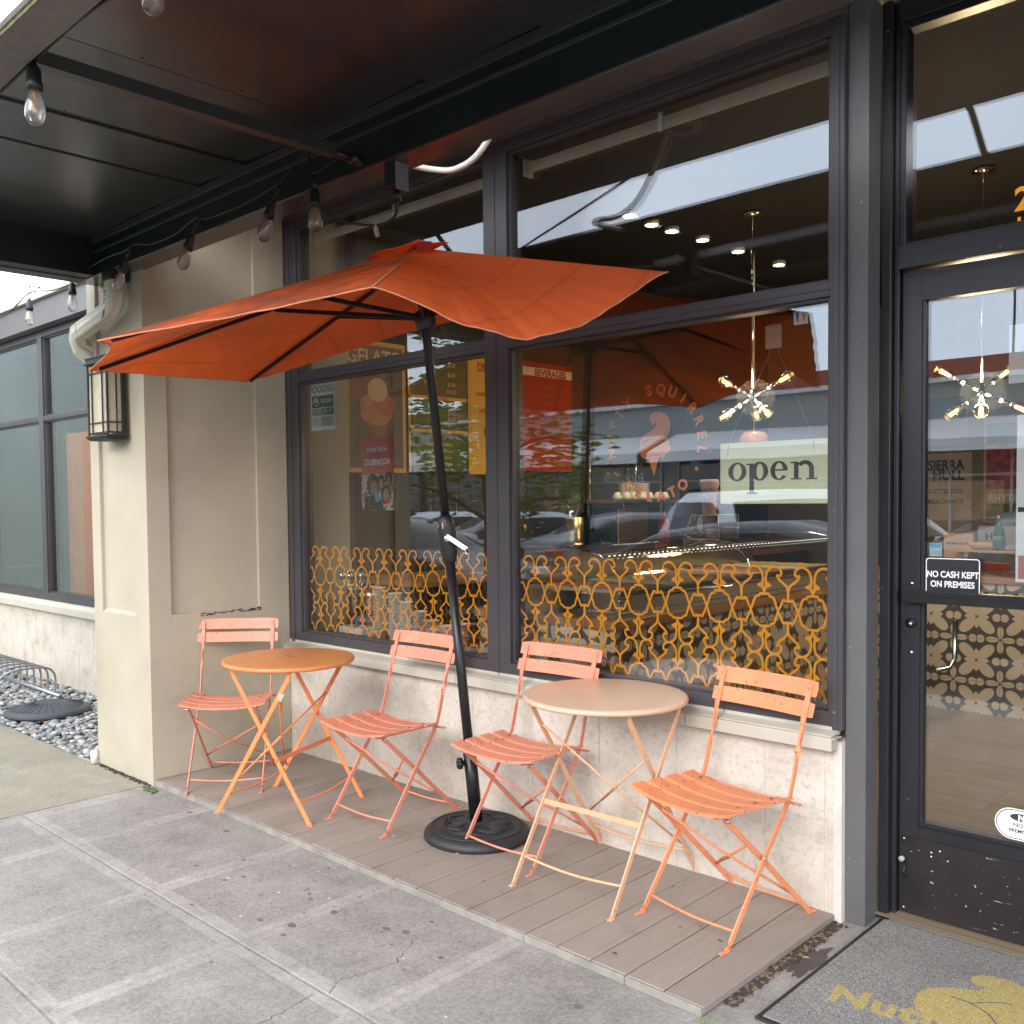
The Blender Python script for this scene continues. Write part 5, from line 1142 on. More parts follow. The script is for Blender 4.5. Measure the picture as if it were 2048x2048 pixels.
m.add([(.0136, -.085, -.10), (.0136, .085, -.10), (.0136, .01, -.36), (.0136, -.02, -.36)], [(0, 1, 2, 3)], 0)
yd(m, -.01, -.045, .14, .075, .0138, 1); yd(m, -.05, .01, .10, .08, .0140, 1); yd(m, .05, .02, .10, .075, .0142, 2); yd(m, 0, .115, .085, .08, .0144, 3)
m.build("cone_picture", [paint("print cone", (.55, .26, .10), .6, 0, .3, 40, 0), paint("print apricot", (.72, .36, .15), .6, 0, .15, 20, 0), paint("print strawberry", (.68, .20, .14), .6, 0, .15, 20, 0), paint("print vanilla", (.85, .62, .36), .6, 0, .15, 20, 0)], th, recalc=False)
m = MB()
for i in range(6):
    m.tube([(.0139, -.07+i*.026, -.12), (.0139, -.045+i*.018-.02, -.30)], .002, 4); m.tube([(.0139, .07-i*.026, -.12), (.0139, .03-i*.018+.01, -.30)], .002, 4)
m.build("waffle_line", TER, th)
th, W_, H_ = wall_board("menu_board", "olive menu board with yellow rules and price columns", .975, 1.545, 1.76, 2.61, OLV)
m = MB()
for z in (.40, .10, -.135): m.box(.0125, .0135, -W_/2, W_/2, z-.012, z+.012)
m.box(.0125, .0135, -W_/2, -W_/2+.02, -H_/2, .385); m.build("rule", YEL_P, th)
for z, s_ in ((.33, "$5.25"), (.26, "$6.25"), (.19, "$7.50"), (.14, "$12.50"), (.05, "$1.00"), (.015, "$1.25"), (-.02, "$7.00"), (-.055, "$2.00"), (-.09, "$3.25")): wt(th, s_, .038, .13, z, CRM, 0, .9)
for z, s_ in ((.33, "SINGLE"), (.26, "SMALL"), (.19, "PINT")): wt(th, s_, .036, -.10, z, CRM)
wt(th, "CONES", .034, .03, .085, paint("menu orange print", (.6, .16, .03), .6), .001); wt(th, "CAKES", .034, .03, -.15, MATS["menu orange print"], .001)
for z, s_ in ((-.24, "Rainbow Sprinkles"), (-.285, "Mini Marshmallows"), (-.33, "Mini Chips  Nuts"), (-.375, "Whipped Cream")): wt(th, s_, .036, .0, z, CRM)
th, W_, H_ = wall_board("menu_board", "golden yellow dessert menu board with green cone picture", 1.56, 2.08, 1.75, 2.70, YEL_P)
wt(th, "DESSERTS", .085, .02, .29, REDP, .002, 1.0)
for i, s_ in enumerate(("AFFOGATO", "COLD BREW AFFOGATO", "LAVA CAKE", "LAVA CAKE SUNDAE", "MACARON")): wt(th, s_, .036, .02, .17-i*.062, REDP, .001)
m = MB(); yd(m, -.0, -.16, .10, .075, .0136, 0); m.add([(.0138, -.07, -.19), (.0138, .07, -.19), (.0138, .0, -.40)], [(0, 1, 2)], 1); m.build("cone_picture", [paint("print green", (.02, .16, .10), .6), paint("print dark cone", (.10, .09, .04), .6, 0, .3, 40, 0)], th, recalc=False)
th, W_, H_ = wall_board("menu_board", "red beverages menu board beside the dessert board", 2.12, 2.76, 1.78, 2.64, REDP)
m = MB().box(.0125, .0135, -W_/2, W_/2, H_/2-.11, H_/2-.045).box(.0125, .0135, -W_/2, -W_/2+.035, -H_/2, H_/2-.12); m.build("cream_band", CRM, th)
wt(th, "BEVERAGES", .075, .05, H_/2-.105, REDP, .003, 1.0)
for i, s_ in enumerate(("DRIP COFFEE   3.5", "LATTE   4.5", "CAPPUCCINO   4.5", "COLD BREW   4.5", "HOT COCOA   4.0", "MOCHA   5.0", "ESPRESSO   3.0", "ITALIAN SODA   4.0")): wt(th, s_, .028, .04, H_/2-.20-i*.062, paint("menu dim print", (.5, .16, .08), .6))

# tiled counter
t = NT("patterned cement tile"); p_, pos_ = t.xyz()
def petals(u, v, k, rmax, pw, ph=0.):
    r_ = t.math('SQRT', t.math('ADD', t.math('MULTIPLY', u, u), t.math('MULTIPLY', v, v)))
    th_ = t.math('ARCTAN2', v, u)
    lim = t.math('MULTIPLY', t.math('POWER', t.math('ABSOLUTE', t.math('COSINE', t.math('ADD', t.math('MULTIPLY', th_, k), ph))), pw), rmax)
    return t.math('MULTIPLY', t.math('LESS_THAN', r_, lim), t.math('GREATER_THAN', r_, rmax*.10))
TS = .31
def wrap(a, off):
    f = t.math('FRACT', t.math('ADD', t.math('DIVIDE', t.math('ADD', a, 30.), TS), off)); return t.math('SUBTRACT', f, .5)
hx = t.math('ADD', p_[0], p_[1])      # runs along whichever face it is on
u, v = wrap(hx, 0), wrap(p_[2], 0); u2, v2 = wrap(hx, .5), wrap(p_[2], .5); u3, v3 = wrap(hx, .5), wrap(p_[2], 0.); u4, v4 = wrap(hx, 0.), wrap(p_[2], .5)
mk = petals(u, v, 2, .30, 1.6)
mk = t.math('MAXIMUM', mk, petals(u2, v2, 2, .50, 1.3, math.pi/2))
mk = t.math('MAXIMUM', mk, petals(u2, v2, 2, .26, 2.2))
for uu, vv in ((u3, v3), (u4, v4)):
    mk = t.math('MAXIMUM', mk, petals(uu, vv, 1, .17, .8)); mk = t.math('MAXIMUM', mk, t.math('MULTIPLY', petals(uu, vv, 4, .24, .5), .0))
edge = t.math('LESS_THAN', t.math('MINIMUM', t.math('ABSOLUTE', u), t.math('ABSOLUTE', v)), .006)
c_ = t.mix(mk, (.10, .095, .085, 1), (.66, .56, .44, 1)); c_ = t.mix(t.math('MULTIPLY', edge, .6), c_, (.12, .10, .08, 1))
TILE = t.done(t.bsdf(c_, .35, 0, None, .4))
ct = thing("tiled_counter", "gelato counter faced in black and cream floral tiles behind the right window", "counter", (-1.2, .2, 0))
MB().box(-.9, .0, .05, 3.7, -.004, .93).box(-.9, 3.4, 3.7, 4.3, -.004, .93).build("tile_front", TILE, ct)
MB().box(-.92, .02, .03, 3.68, .9305, .975).box(-.92, 3.4, 3.68, 4.32, .9305, .975).build("worktop", WOODC, ct, bevel=.004)
gc = thing("gelato_display_case", "long curved glass gelato case with steel trim on the tiled counter", "display case", (-1.2, .2, .976))
m = MB().box(-.78, -.01, .10, 2.65, 0, .03).box(-.78, -.70, .10, 2.65, .03, .30).box(-.04, -.01, .10, 2.65, .03, .135)
m.build("steel_tray", STEEL, gc, bevel=.003)
m = MB()
for i in range(14): m.tube([(-.03+0-.0, .12, .10), (-.03, 2.6, .10)], .004, 6) if i == 0 else None
cur = [(-.015, .09), (.0, .14), (-.01, .20), (-.05, .26), (-.13, .31), (-.26, .335), (-.45, .34), (-.68, .335)]
vs = []
for x, z in cur: vs += [(x, .10, z), (x, 2.65, z)]
m = MB().add(vs, [(2*i, 2*i+1, 2*i+3, 2*i+2) for i in range(len(cur)-1)], 0, True); m.build("curved_glass", GLASS2, gc, recalc=False)
m = MB().tube([(-.13, .10, .312), (-.13, 2.65, .312)], .006, 8).tube([(-.01, .10, .09), (-.01, 2.65, .09)], .007, 8)
for y in (.10, 1.35, 2.65): m.tube([(x, y, z) for x, z in cur], .005, 6)
m.build("chrome_trim", CHROME, gc)
LED = emis("led dots", (1, .92, .75), 2.2)
m = MB()
for i in range(60): m.box(-.10, -.096, .14+i*.042, .148+i*.042, .300, .303)
m.build("led_strip", LED, gc)
gcol = [(.70, .55, .40), (.55, .14, .12), (.25, .13, .07), (.62, .60, .50), (.35, .42, .18), (.65, .38, .10), (.60, .30, .32), (.5, .35, .2)]
for i in range(14):
    y = .13+i*.178; m = MB().box(-.68, -.06, y, y+.165, .03, .12, 0)
    for k in range(9): m.lathe([(.07, 0), (.06, .008), (.03, .018), (0, .02)], c=(-.62+k*.064, y+.08+.02*((k*7) % 3-1), .112), n=12, mi=1)
    m.build("gelato_pan", [STEEL, paint("gelato %d" % (i % 8), gcol[i % 8], .5, 0, .2, 20, .5)], gc)
cs = thing("acrylic_box", "clear acrylic box of wafers on top of the gelato case", "box", (-1.47, 1.55, 1.315))
m = MB()
m.add([(-.12, -.1, 0), (.12, -.1, 0), (.12, .12, 0), (-.12, .12, 0), (-.09, -.05, .14), (.09, -.05, .14), (.12, .12, .14), (-.12, .12, .14)], [(0, 1, 5, 4), (1, 2, 6, 5), (2, 3, 7, 6), (3, 0, 4, 7), (4, 5, 6, 7)]); m.build("acrylic", GLASS2, cs, recalc=False)
m = MB()
E8 = [((-.12, -.1, 0), (-.09, -.05, .14)), ((.12, -.1, 0), (.09, -.05, .14)), ((-.12, -.1, 0), (.12, -.1, 0)), ((-.09, -.05, .14), (.09, -.05, .14)), ((.12, .12, 0), (.12, .12, .14)), ((-.12, .12, .14), (.12, .12, .14))]
for a, b in E8: m.tube([a, b], .0018, 5)
m.build("acrylic_edge", paint("pale acrylic edge", (.6, .62, .58), .2), cs)
m = MB()
for i in range(7): m.tube([(-.08+i*.025, .0, .02), (-.06+i*.02, .06, .03+.01*(i % 3))], .008, 8)
m.build("wafer", paint("wafer", (.5, .33, .14), .7, 0, .2, 30), cs)
WAF = paint("waffle cone", (.45, .24, .08), .7, 0, .35, 60, .6)
wc = thing("waffle_cone_stack", "tall stack of waffle cones in paper sleeves on the gelato case", "cones", (-1.52, 1.63, 1.316))
for i in range(5): MB().lathe([(.006, .0+i*.03), (.045, .15+i*.03), (.042, .15+i*.03), (.004, .01+i*.03)], n=18).build("cone", WAF, wc)
MB().lathe([(.046, .27), (.06, .33), (.05, .35), (.03, .33)], n=14).build("paper_top", paint("pink paper", (.72, .5, .45), .7), wc)
for (x, y, s, lb) in ((-1.42, 1.50, 1., "pink paper tub on the gelato case left of the acrylic box"), (-1.40, 1.66, 1.15, "larger pink paper tub on the gelato case")):
    o_ = MB().lathe([(.035*s, 0), (.045*s, .05*s), (.048*s, .052*s), (.048*s, .057*s), (.043*s, .057*s), (.034*s, .004), (0, .003)], n=24).build("paper_tub", paint("pink tub", (.72, .50, .44), .6)); o_.location = (x, y, 1.317); tag(o_, lb, "cup", "paper tubs on the case")
# back counter along the left wall
bc = thing("back_counter", "wooden back counter below the menu boards", "counter", (-3.47, .5, 0))
MB().box(0, .62, .0, 5.3, 1.02, 1.06).build("worktop", WOODC, bc, bevel=.004)
MB().box(.01, .58, .02, 5.28, 0, 1.0195).build("cabinet", paint("dark cabinet", (.03, .027, .024), .5), bc)
em_ = thing("espresso_machine", "steel and dark espresso machine on the back counter, plates and cups on top", "coffee machine", (-2.98, 2.75, 1.062))
MB().box(-.25, .25, -.42, .42, .06, .46).build("body", paint("dark teal machine", (.02, .05, .055), .25, .3), em_, bevel=.03, seg=3)
MB().box(-.27, .27, -.45, .45, .461, .485).box(.251, .262, -.40, -.02, .10, .42).build("steel_top", paint("brushed brass steel", (.55, .45, .30), .3, 1.), em_, bevel=.004)
for y in (.1, .32): MB().tube([(.25, y, .22), (.36, y, .20)], .022, 12).tube([(.36, y, .20), (.46, y, .17)], .012, 10).build("portafilter", BLACKM, em_)
for (x, y) in ((-.2, -.38), (.2, -.38), (-.2, .38), (.2, .38)): MB().tube([(x, y, 0), (x, y, .06)], .02, 10).build("foot", BLACK, em_)
SAU = MB().lathe([(0, .002), (.05, .002), (.075, .012), (.072, .014), (.05, .006), (0, .005)], n=24)
pl0 = SAU.build("saucer", CERAM); pl0.location = (-2.90, 2.70, 1.549); tag(pl0, "cream saucer in a stack on the espresso machine", "saucer", "cream saucers stacked on the espresso machine")
for k in range(1, 20):
    c_ = pl0.copy(); COL.objects.link(c_); c_.location = (-2.90, 2.70+(.19 if k >= 10 else 0), 1.549+.0125*(k % 10))
def mk_cup(label, loc, up_=True, grp="cream espresso cups on the machine"):
    c_ = thing("espresso_cup", label, "cup", loc, rnd.random()*6, grp)
    pr_ = [(.014, 0), (.020, .004), (.036, .035), (.040, .055), (.037, .055), (.033, .035), (.0, .008)]
    if not up_: pr_ = [(r_, .056-z) for r_, z in pr_]
    MB().lathe(pr_, n=22).build("bowl", CERAM, c_)
    zc_ = .030; MB().tube([(.036+.016*math.sin(a)*1.2, 0, zc_+.016*math.cos(a)) for a in [i*math.pi/8 for i in range(9)]], .004, 6).build("handle", CERAM, c_)
    return c_
cc_ = mk_cup("upturned cream espresso cup in the row along the front edge of the machine top", (-2.78, 2.42, 1.549), False)
for k in range(1, 7): dup(cc_, (-2.78+.01*(k % 2), 2.42+.105*k, 1.549), rnd.random()*6)
mk_cup("single cream espresso cup on the drip shelf below the machine", (-2.62, 3.28, 1.20))
gb_ = MB().lathe([(.03, 0), (.004, .006), (.004, .07), (.026, .095), (.030, .13), (.024, .15)], n=16)
g0 = gb_.build("stemmed_glass", GLASS2); g0.location = (-2.92, 2.48, 1.68); g0.rotation_euler = (math.pi, 0, 0); g0.location.z = 1.83; tag(g0, "upturned stemmed glass above the saucers", "glass", "upturned stemmed glasses on the espresso machine")
for k in range(1, 6):
    c_ = g0.copy(); COL.objects.link(c_); c_.location = (-2.92, 2.48+.09*k, 1.83)
sh = thing("glass_shelf", "small shelf over the machine holding upturned glasses", "shelf", (-2.92, 2.70, 1.832)); MB().box(-.1, .1, -.32, .32, 0, .008).build("board", GLASS2, sh); MB().tube([(-.1, -.3, -.33), (-.1, -.3, 0)], .006, 6).tube([(-.1, .3, -.33), (-.1, .3, 0)], .006, 6).build("post", STEEL, sh)
# lemon tree in a vase, tall jar, grinder
vs_ = thing("potted_lemon_branch", "leafy branch with yellow lemons in a white vase on the back counter", "plant", (-2.95, 1.40, 1.062))
MB().lathe([(.035, 0), (.05, .03), (.045, .09), (.03, .12), (.038, .13)], n=20).build("vase", WHITE, vs_)
MB().tube(catpts([(0, 0, .1), (.03, .0, .2), (.0, .05, .3), (.04, .09, .38)]), .004, 6).tube(catpts([(0, 0, .1), (-.03, -.05, .2), (-.02, -.12, .26)]), .003, 6).build("stem", paint("branch brown", (.12, .08, .04), .8), vs_)
m = MB()
for i in range(170):
    p = Vector((rnd.gauss(.0, .09), rnd.gauss(.0, .13), .24+rnd.gauss(0, .09))); a_ = Matrix.Rotation(rnd.random()*6, 4, 'Z') @ Matrix.Rotation(rnd.uniform(-1, 1), 4, 'X'); s = rnd.uniform(.018, .034)
    m.add([p+a_ @ Vector(q_) for q_ in ((-s, 0, 0), (0, s*.4, .004), (s, 0, 0), (0, -s*.4, .004))], [(0, 1, 2, 3)])
m.build("foliage", paint("lemon leaf", (.05, .11, .03), .5, 0, .3, 20), vs_, recalc=False)
for p in ((.05, .10, .30), (-.03, -.10, .20), (.06, -.02, .16)): MB().lathe([(0, -.03), (.018, -.022), (.024, 0), (.018, .022), (0, .03)], c=p, n=14).build("lemon", paint("lemon yellow", (.75, .48, .03), .4), vs_)
tj = thing("coffee_grinder", "tall brass coloured grinder left of the espresso machine", "grinder", (-2.95, 2.12, 1.062)); MB().tube([(0, 0, 0), (0, 0, .36)], .07, 20).build("body", paint("brushed brass", (.45, .32, .14), .3, 1), tj); MB().lathe([(.03, .36), (.08, .50), (.075, .51), (0, .51)], n=18).build("hopper", GLASS2, tj)
sq = thing("squeeze_bottle", "red squeeze bottle of syrup beside the waffle cones", "bottle", (-1.62, 1.30, 1.316)); MB().lathe([(.03, 0), (.032, .09), (.02, .12)], n=18).build("bottle", RED, sq); MB().lathe([(.016, .12), (.004, .165)], n=12).build("nozzle", RED, sq)
pc = thing("white_pitcher", "white enamel pitcher near the left edge of the right window", "pitcher", (-2.13, .86, .976)); MB().lathe([(.07, 0), (.075, .02), (.065, .18), (.06, .24), (.066, .25)], n=28).build("body", WHITE, pc); MB().tube(catpts([(.062, 0, .22), (.12, 0, .20), (.11, 0, .10), (.068, 0, .07)]), .008, 8).build("handle", WHITE, pc)
# window ledge with cups
ld = thing("window_ledge", "dark ledge inside the left window carrying paper cups", "ledge", (-3.4, .115, .70))
MB().box(-.06, 1.70, .0, .42, -.05, .0).box(-.06, 1.70, .36, .40, -.70, -.05).build("board", paint("ledge grey", (.12, .12, .115), .5), ld)
MB().box(1.78, 3.40, .0, .12, -.05, .0).build("board", paint("ledge grey light", (.30, .32, .31), .5), ld)
def cup_mesh(r, h, band=None):
    m = MB().lathe([(r*.70, 0), (r*.97, h*.96), (r*1.05, h*.96), (r*1.06, h), (r*.99, h), (r*.93, h*.95), (r*.66, .004), (0, .004)], n=24)
    if band: m.lathe([(r*.70+.27*r*.30+.0006, h*.30), (r*.70+.27*r*.66+.0006, h*.66)], n=24, mi=1)
    return m
CW, CP_, CS = paint("white cup", (.88, .86, .86), .5, 0, .03, 8, 0), paint("pink cup", (.85, .58, .54), .5, 0, .03, 8, 0), paint("cream striped cup", (.85, .80, .66), .5, 0, .03, 8, 0)
stack_specs = [(-2.905, .215, 13, .038, .085, (CS, RED), "cream and red striped paper cup nested in the leftmost tall stack", "striped paper cups in the leftmost stack"),
               (-2.80, .245, 12, .042, .075, (CW, CW), "white paper cup in the stack next to the striped one", "white paper cups, second stack"),
               (-2.69, .235, 10, .043, .075, (CW, CW), "white paper cup in the middle stack on the ledge", "white paper cups, third stack"),
               (-2.58, .245, 8, .043, .07, (CW, CW), "white paper cup in the short stack behind the salmon chair", "white paper cups, short stack"),
               (-2.47, .235, 6, .046, .07, (CP_, CP_), "pale pink paper cup in the first low pink stack", "pale pink cups, first stack"),
               (-2.36, .245, 5, .047, .07, (CP_, CP_), "pale pink paper cup in the second low pink stack", "pale pink cups, second stack"),
               (-2.24, .235, 6, .047, .07, (CP_, CP_), "pale pink paper cup in the stack nearest the umbrella pole", "pale pink cups, stack by the pole")]
for x, y, n, r, h, (ma, mb_), lb, gp in stack_specs:
    c0_ = cup_mesh(r, h, ma is CS).build("paper_cup", [ma, mb_]); c0_.location = (x, y, .7015); tag(c0_, lb, "cup", gp)
    for k in range(1, n):
        c_ = c0_.copy(); COL.objects.link(c_); c_.location = (x+rnd.uniform(-.002, .002), y, .7015+k*.0215)
bx = thing("cardboard_box", "white cardboard box with black print beside the cup stacks", "box", (-3.13, .215, .7015)); MB().box(-.10, .13, -.06, .09, 0, .09).build("carton", WHITE, bx, bevel=.002); text("lettering", "TOGO", .03, TXG, bx, (.10, -.0612, .01), (math.pi/2, -math.pi/2, 0), .0004, .001)
bg_ = MB()
for i in range(26): p = Vector((-3.10+rnd.gauss(0, .035), .225+rnd.gauss(0, .02), .815+abs(rnd.gauss(0, .015)))); bg_.add([p+v*.02*rnd.uniform(.6, 1.3) for v in bv], bf)
tag(bg_.build("blue_bag", paint("blue film", (.04, .12, .35), .3)), "crumpled blue bag on the white cardboard box", "bag")
sc = thing("utensil_canister", "steel canister full of serving spoons near the window corner", "canister", (-3.30, .33, .7015))
MB().lathe([(.05, 0), (.052, .30), (.058, .31), (.054, .31), (.048, .30), (.046, .01), (0, .01)], n=28).build("can", STEEL, sc)
for i in range(6):
    a_ = i*1.05; p = Vector((.03*math.cos(a_), .03*math.sin(a_), .25)); q_ = p+Vector((.05*math.cos(a_), .04*math.sin(a_), .14)); MB().tube([p, q_], .004, 6).lathe([(0, -.03), (.018, -.018), (.022, 0), (.016, .018), (0, .026)], n=12, M=Matrix.Translation(q_)).build("spoon", STEEL, sc)
sc2 = thing("steel_pitcher", "round steel jug on the ledge right of the spoon canister", "jug", (-3.16, .36, .7015)); MB().lathe([(.045, 0), (.05, .02), (.048, .26), (.053, .30)], n=24).build("body", STEEL, sc2); MB().tube(catpts([(.05, 0, .26), (.09, 0, .24), (.088, 0, .12), (.05, 0, .08)]), .005, 6).build("handle", STEEL, sc2)
# chandeliers
AMBG = glass_mat("amber bulb glass", 2.0, (.98, .86, .62), wave=0.)
AMB = emis("glowing filament", (1, .55, .17), 9.)
def chandelier(label, loc, rot):
    c = thing("chandelier", label, "chandelier", loc, rot, "starburst chandeliers with amber bulbs")
    MB().tube([(0, 0, .04), (0, 0, 3.395-loc[2])], .006, 8).lathe([(0, 3.37-loc[2]), (.06, 3.375-loc[2]), (.06, 3.399-loc[2])], n=20).build("rod", CHROME, c)
    MB().tube([(0, 0, -.06), (0, 0, .05)], .016, 14).build("hub", CHROME, c)
    for i, (az, el) in enumerate(((20, 30), (100, -25), (165, 30), (235, -30), (310, -28))):
        d = Vector((math.cos(R(az))*math.cos(R(el)), math.sin(R(az))*math.cos(R(el)), math.sin(R(el))))
        a_ = MB().tube([d*.01, d*.11], .006, 8).tube([d*.11, d*.17], .014, 12).build("arm", CHROME, c)
        M_ = Matrix.Translation(d*.165) @ d.to_track_quat('Z', 'Y').to_matrix().to_4x4()
        MB().lathe([(.013, 0), (.016, .015), (.034, .05), (.040, .078), (.034, .105), (.016, .125), (0, .128)], n=20, M=M_).build("bulb", AMBG, a_)
        f_ = MB()
        for k in range(4): x, y = .010*math.cos(k*1.57), .010*math.sin(k*1.57); f_.tube([M_ @ Vector((x*.6, y*.6, .03)), M_ @ Vector((x, y, .095))], .0022, 6)
        f_.build("filament", AMB, a_)
    l = bpy.data.lights.new("chandelier_light", 'POINT'); l.energy = 9 if loc[0] < -1 else 30; l.color = (1, .72, .42); l.shadow_soft_size = .12
    lo = bpy.data.objects.new("chandelier_light", l); COL.objects.link(lo); lo.location = loc
    return c
chandelier("starburst chandelier with glowing amber bulbs seen through the right window", (-1.604, 2.3, 2.206), .2)
chandelier("starburst chandelier with glowing amber bulbs seen through the door glass", (-.283, 2.5, 2.139), .9)
pdl = thing("pendant_lamp", "small pink glass pendant lamp hanging above the counter", "lamp", (-2.084, 3.2, 1.994)); MB().tube([(0, 0, .06), (0, 0, 1.39)], .003, 6).build("cord", WHITE, pdl)
MB().lathe([(.02, .06), (.08, .05), (.11, .01), (.10, -.05), (.07, -.07)], n=28).build("lamp_shade", paint("pink glass shade", (.55, .25, .20), .2), pdl)
DLM = emis("downlight lens", (1, .85, .55), 25.)
dl0 = None
for i, (x, y) in enumerate(((-2.139, 1.698), (-2.158, 1.972), (-2.153, 2.201), (-2.13, 2.556), (-2.119, 3.026), (-2.108, 3.635))):
    if dl0 is None:
        d_ = thing("downlight", "small round ceiling spotlight in the row above the counter", "ceiling light", (x, y, 3.37), 0, "downlights in a row on the black ceiling")
        MB().lathe([(.036, -.004), (.050, -.006), (.050, .028), (.036, .028)], n=24).build("trim", WHITE, d_); MB().lathe([(0, -.0045), (.040, -.0045), (.040, .002), (0, .002)], n=24).build("lens", DLM, d_, recalc=False); dl0 = d_
    else: dup(dl0, (x, y, 3.37))
for y in (2.0, 3.4):
    l = bpy.data.lights.new("downlight_spot", 'SPOT'); l.energy = 35; l.color = (1, .80, .55); l.spot_size = R(110); l.spot_blend = .6; l.shadow_soft_size = .15
    lo = bpy.data.objects.new("downlight_spot", l); COL.objects.link(lo); lo.location = (-2.12, y, 3.33)
# posters and goods on the back wall / shelves seen through the door
def bposter(label, x0, x1, z0, z1, mat, bits=(), txt=()):
    return flat_sign("wall_poster", label, "poster", x0, x1, z0, z1, 6.09, mat, bits, txt)
bposter("pale concert poster with heavy black lettering on the back wall", -1.92, -1.46, 1.16, 1.95, paint("poster pink grey", (.50, .44, .42), .6), [], [("lettering", "SIERRA", .13, (.5, .80), TXG, .004, .8), ("lettering", "HULL", .13, (.55, .68), TXG, .004, .9), ("lettering", "OCT 22 2026", .06, (.5, .52), TXG, .001, .9), ("lettering", "MERCHANTS", .06, (.5, .40), TXG, .002, .9), ("lettering", "- - - - -", .05, (.5, .28), TXG, .001, 1)])
bposter("colourful poster with rhythms lettering on the back wall", -1.36, -.92, 1.30, 2.25, paint("poster tan", (.52, .46, .32), .6), [("teal_field", (.05, .95, .75, .95), paint("poster teal", (.05, .16, .15), .6)), ("pink_field", (.05, .95, .32, .70), paint("poster magenta", (.35, .07, .12), .6, 0, .9, 12)), ("green_field", (.05, .95, .02, .18), paint("poster green", (.12, .16, .05), .6))], [("lettering", "RHYTHMS", .10, (.5, .20), TXW, .001, .8)])
bposter("framed green and tan notice higher on the back wall", -1.95, -1.50, 2.02, 2.50, paint("poster brown", (.30, .20, .14), .6), [("green_field", (.05, .95, .5, .95), paint("poster dark green", (.04, .09, .08), .6))], [])
bposter("white notice reading hey low on the back wall", -1.40, -1.05, 1.02, 1.27, PAPERW, [], [("lettering", "HEY", .09, (.4, .5), TXG, .002, 1)])
shf = thing("counter_shelf", "thin pale shelf on the tiled counter holding bottles", "shelf", (-.62, 3.98, 1.15)); MB().box(-.25, .9, -.12, .12, 0, .014).build("board", paint("shelf wood pale", (.5, .40, .25), .5), shf); MB().box(-.2, -.18, -.02, .02, 0, 0.0).box(-.22, -.19, -.02, .02, -.174, -.001).box(.8, .83, -.02, .02, -.174, -.001).build("post", STEEL, shf)
wb = thing("sparkling_water_bottle", "green glass bottle with gold cap on the counter shelf", "bottle", (-.60, 3.93, 1.165)); MB().lathe([(.036, 0), (.038, .01), (.038, .12), (.016, .19), (.014, .22)], n=20).build("glass", paint("green bottle glass", (.01, .09, .03), .1), wb); MB().lathe([(.0385, .04), (.0385, .10)], n=20).build("label", paint("bottle label", (.12, .22, .2), .5), wb); MB().lathe([(.016, .215), (.016, .245), (0, .246)], n=14).build("cap", paint("gold foil", (.6, .4, .12), .3, 1), wb)
rc = thing("red_carton", "small red carton beside the green bottle", "carton", (-.36, 3.95, 1.165)); MB().box(-.05, .05, -.03, .03, 0, .14).build("box", RED, rc, bevel=.002)
pb = thing("paper_menu_holder", "tan paper menu block standing on the tiled counter", "menu", (-.88, 3.98, .977)); MB().box(-.10, .10, -.01, .01, 0, .30).build("sheet", paint("kraft paper", (.46, .33, .19), .7), pb); text("lettering", "WE ARE GELATO", .022, TXG, pb, (0, -.0105, .22), bold=.0008)
MB().lathe([(0, 0), (.10, .0), (.13, .03), (.12, .05), (.0, .055)], n=18).build("bread", paint("bread loaf", (.50, .30, .10), .7)); bo = bpy.data.objects["bread"]; bo.location = (-.72, 4.05, 1.27); bo.name = "paper_bag"; tag(bo, "folded tan paper bag above the menu block", "bag")
bo.location.z = 1.166
# fruit on the door side
fb = thing("potted_orange_tree", "small leafy orange tree standing on the counter beside the door", "plant", (-.02, 4.1, .977)); MB().lathe([(.08, 0), (.10, .14), (.09, .14)], n=20).build("pot", WHITE, fb); MB().tube([(0, 0, .12), (.02, 0, .6)], .012, 8).build("trunk", MATS["branch brown"], fb)
m = MB()
for i in range(260):
    p = Vector((rnd.gauss(0, .16), rnd.gauss(0, .12), .85+rnd.gauss(0, .13))); a_ = Matrix.Rotation(rnd.random()*6, 4, 'Z') @ Matrix.Rotation(rnd.uniform(-1, 1), 4, 'X'); s = rnd.uniform(.03, .05)
    m.add([p+a_ @ Vector(q_) for q_ in ((-s, 0, 0), (0, s*.4, .004), (s, 0, 0), (0, -s*.4, .004))], [(0, 1, 2, 3)])
m.build("foliage", paint("citrus leaf", (.16, .22, .05), .5, 0, .3, 20), fb, recalc=False)
for p in ((-.12, -.05, .85), (.1, -.08, .78), (.02, -.1, .98)): MB().lathe([(0, -.035), (.025, -.025), (.036, 0), (.025, .025), (0, .035)], c=p, n=14).build("orange_fruit", paint("orange fruit", (.8, .3, .02), .45), fb)

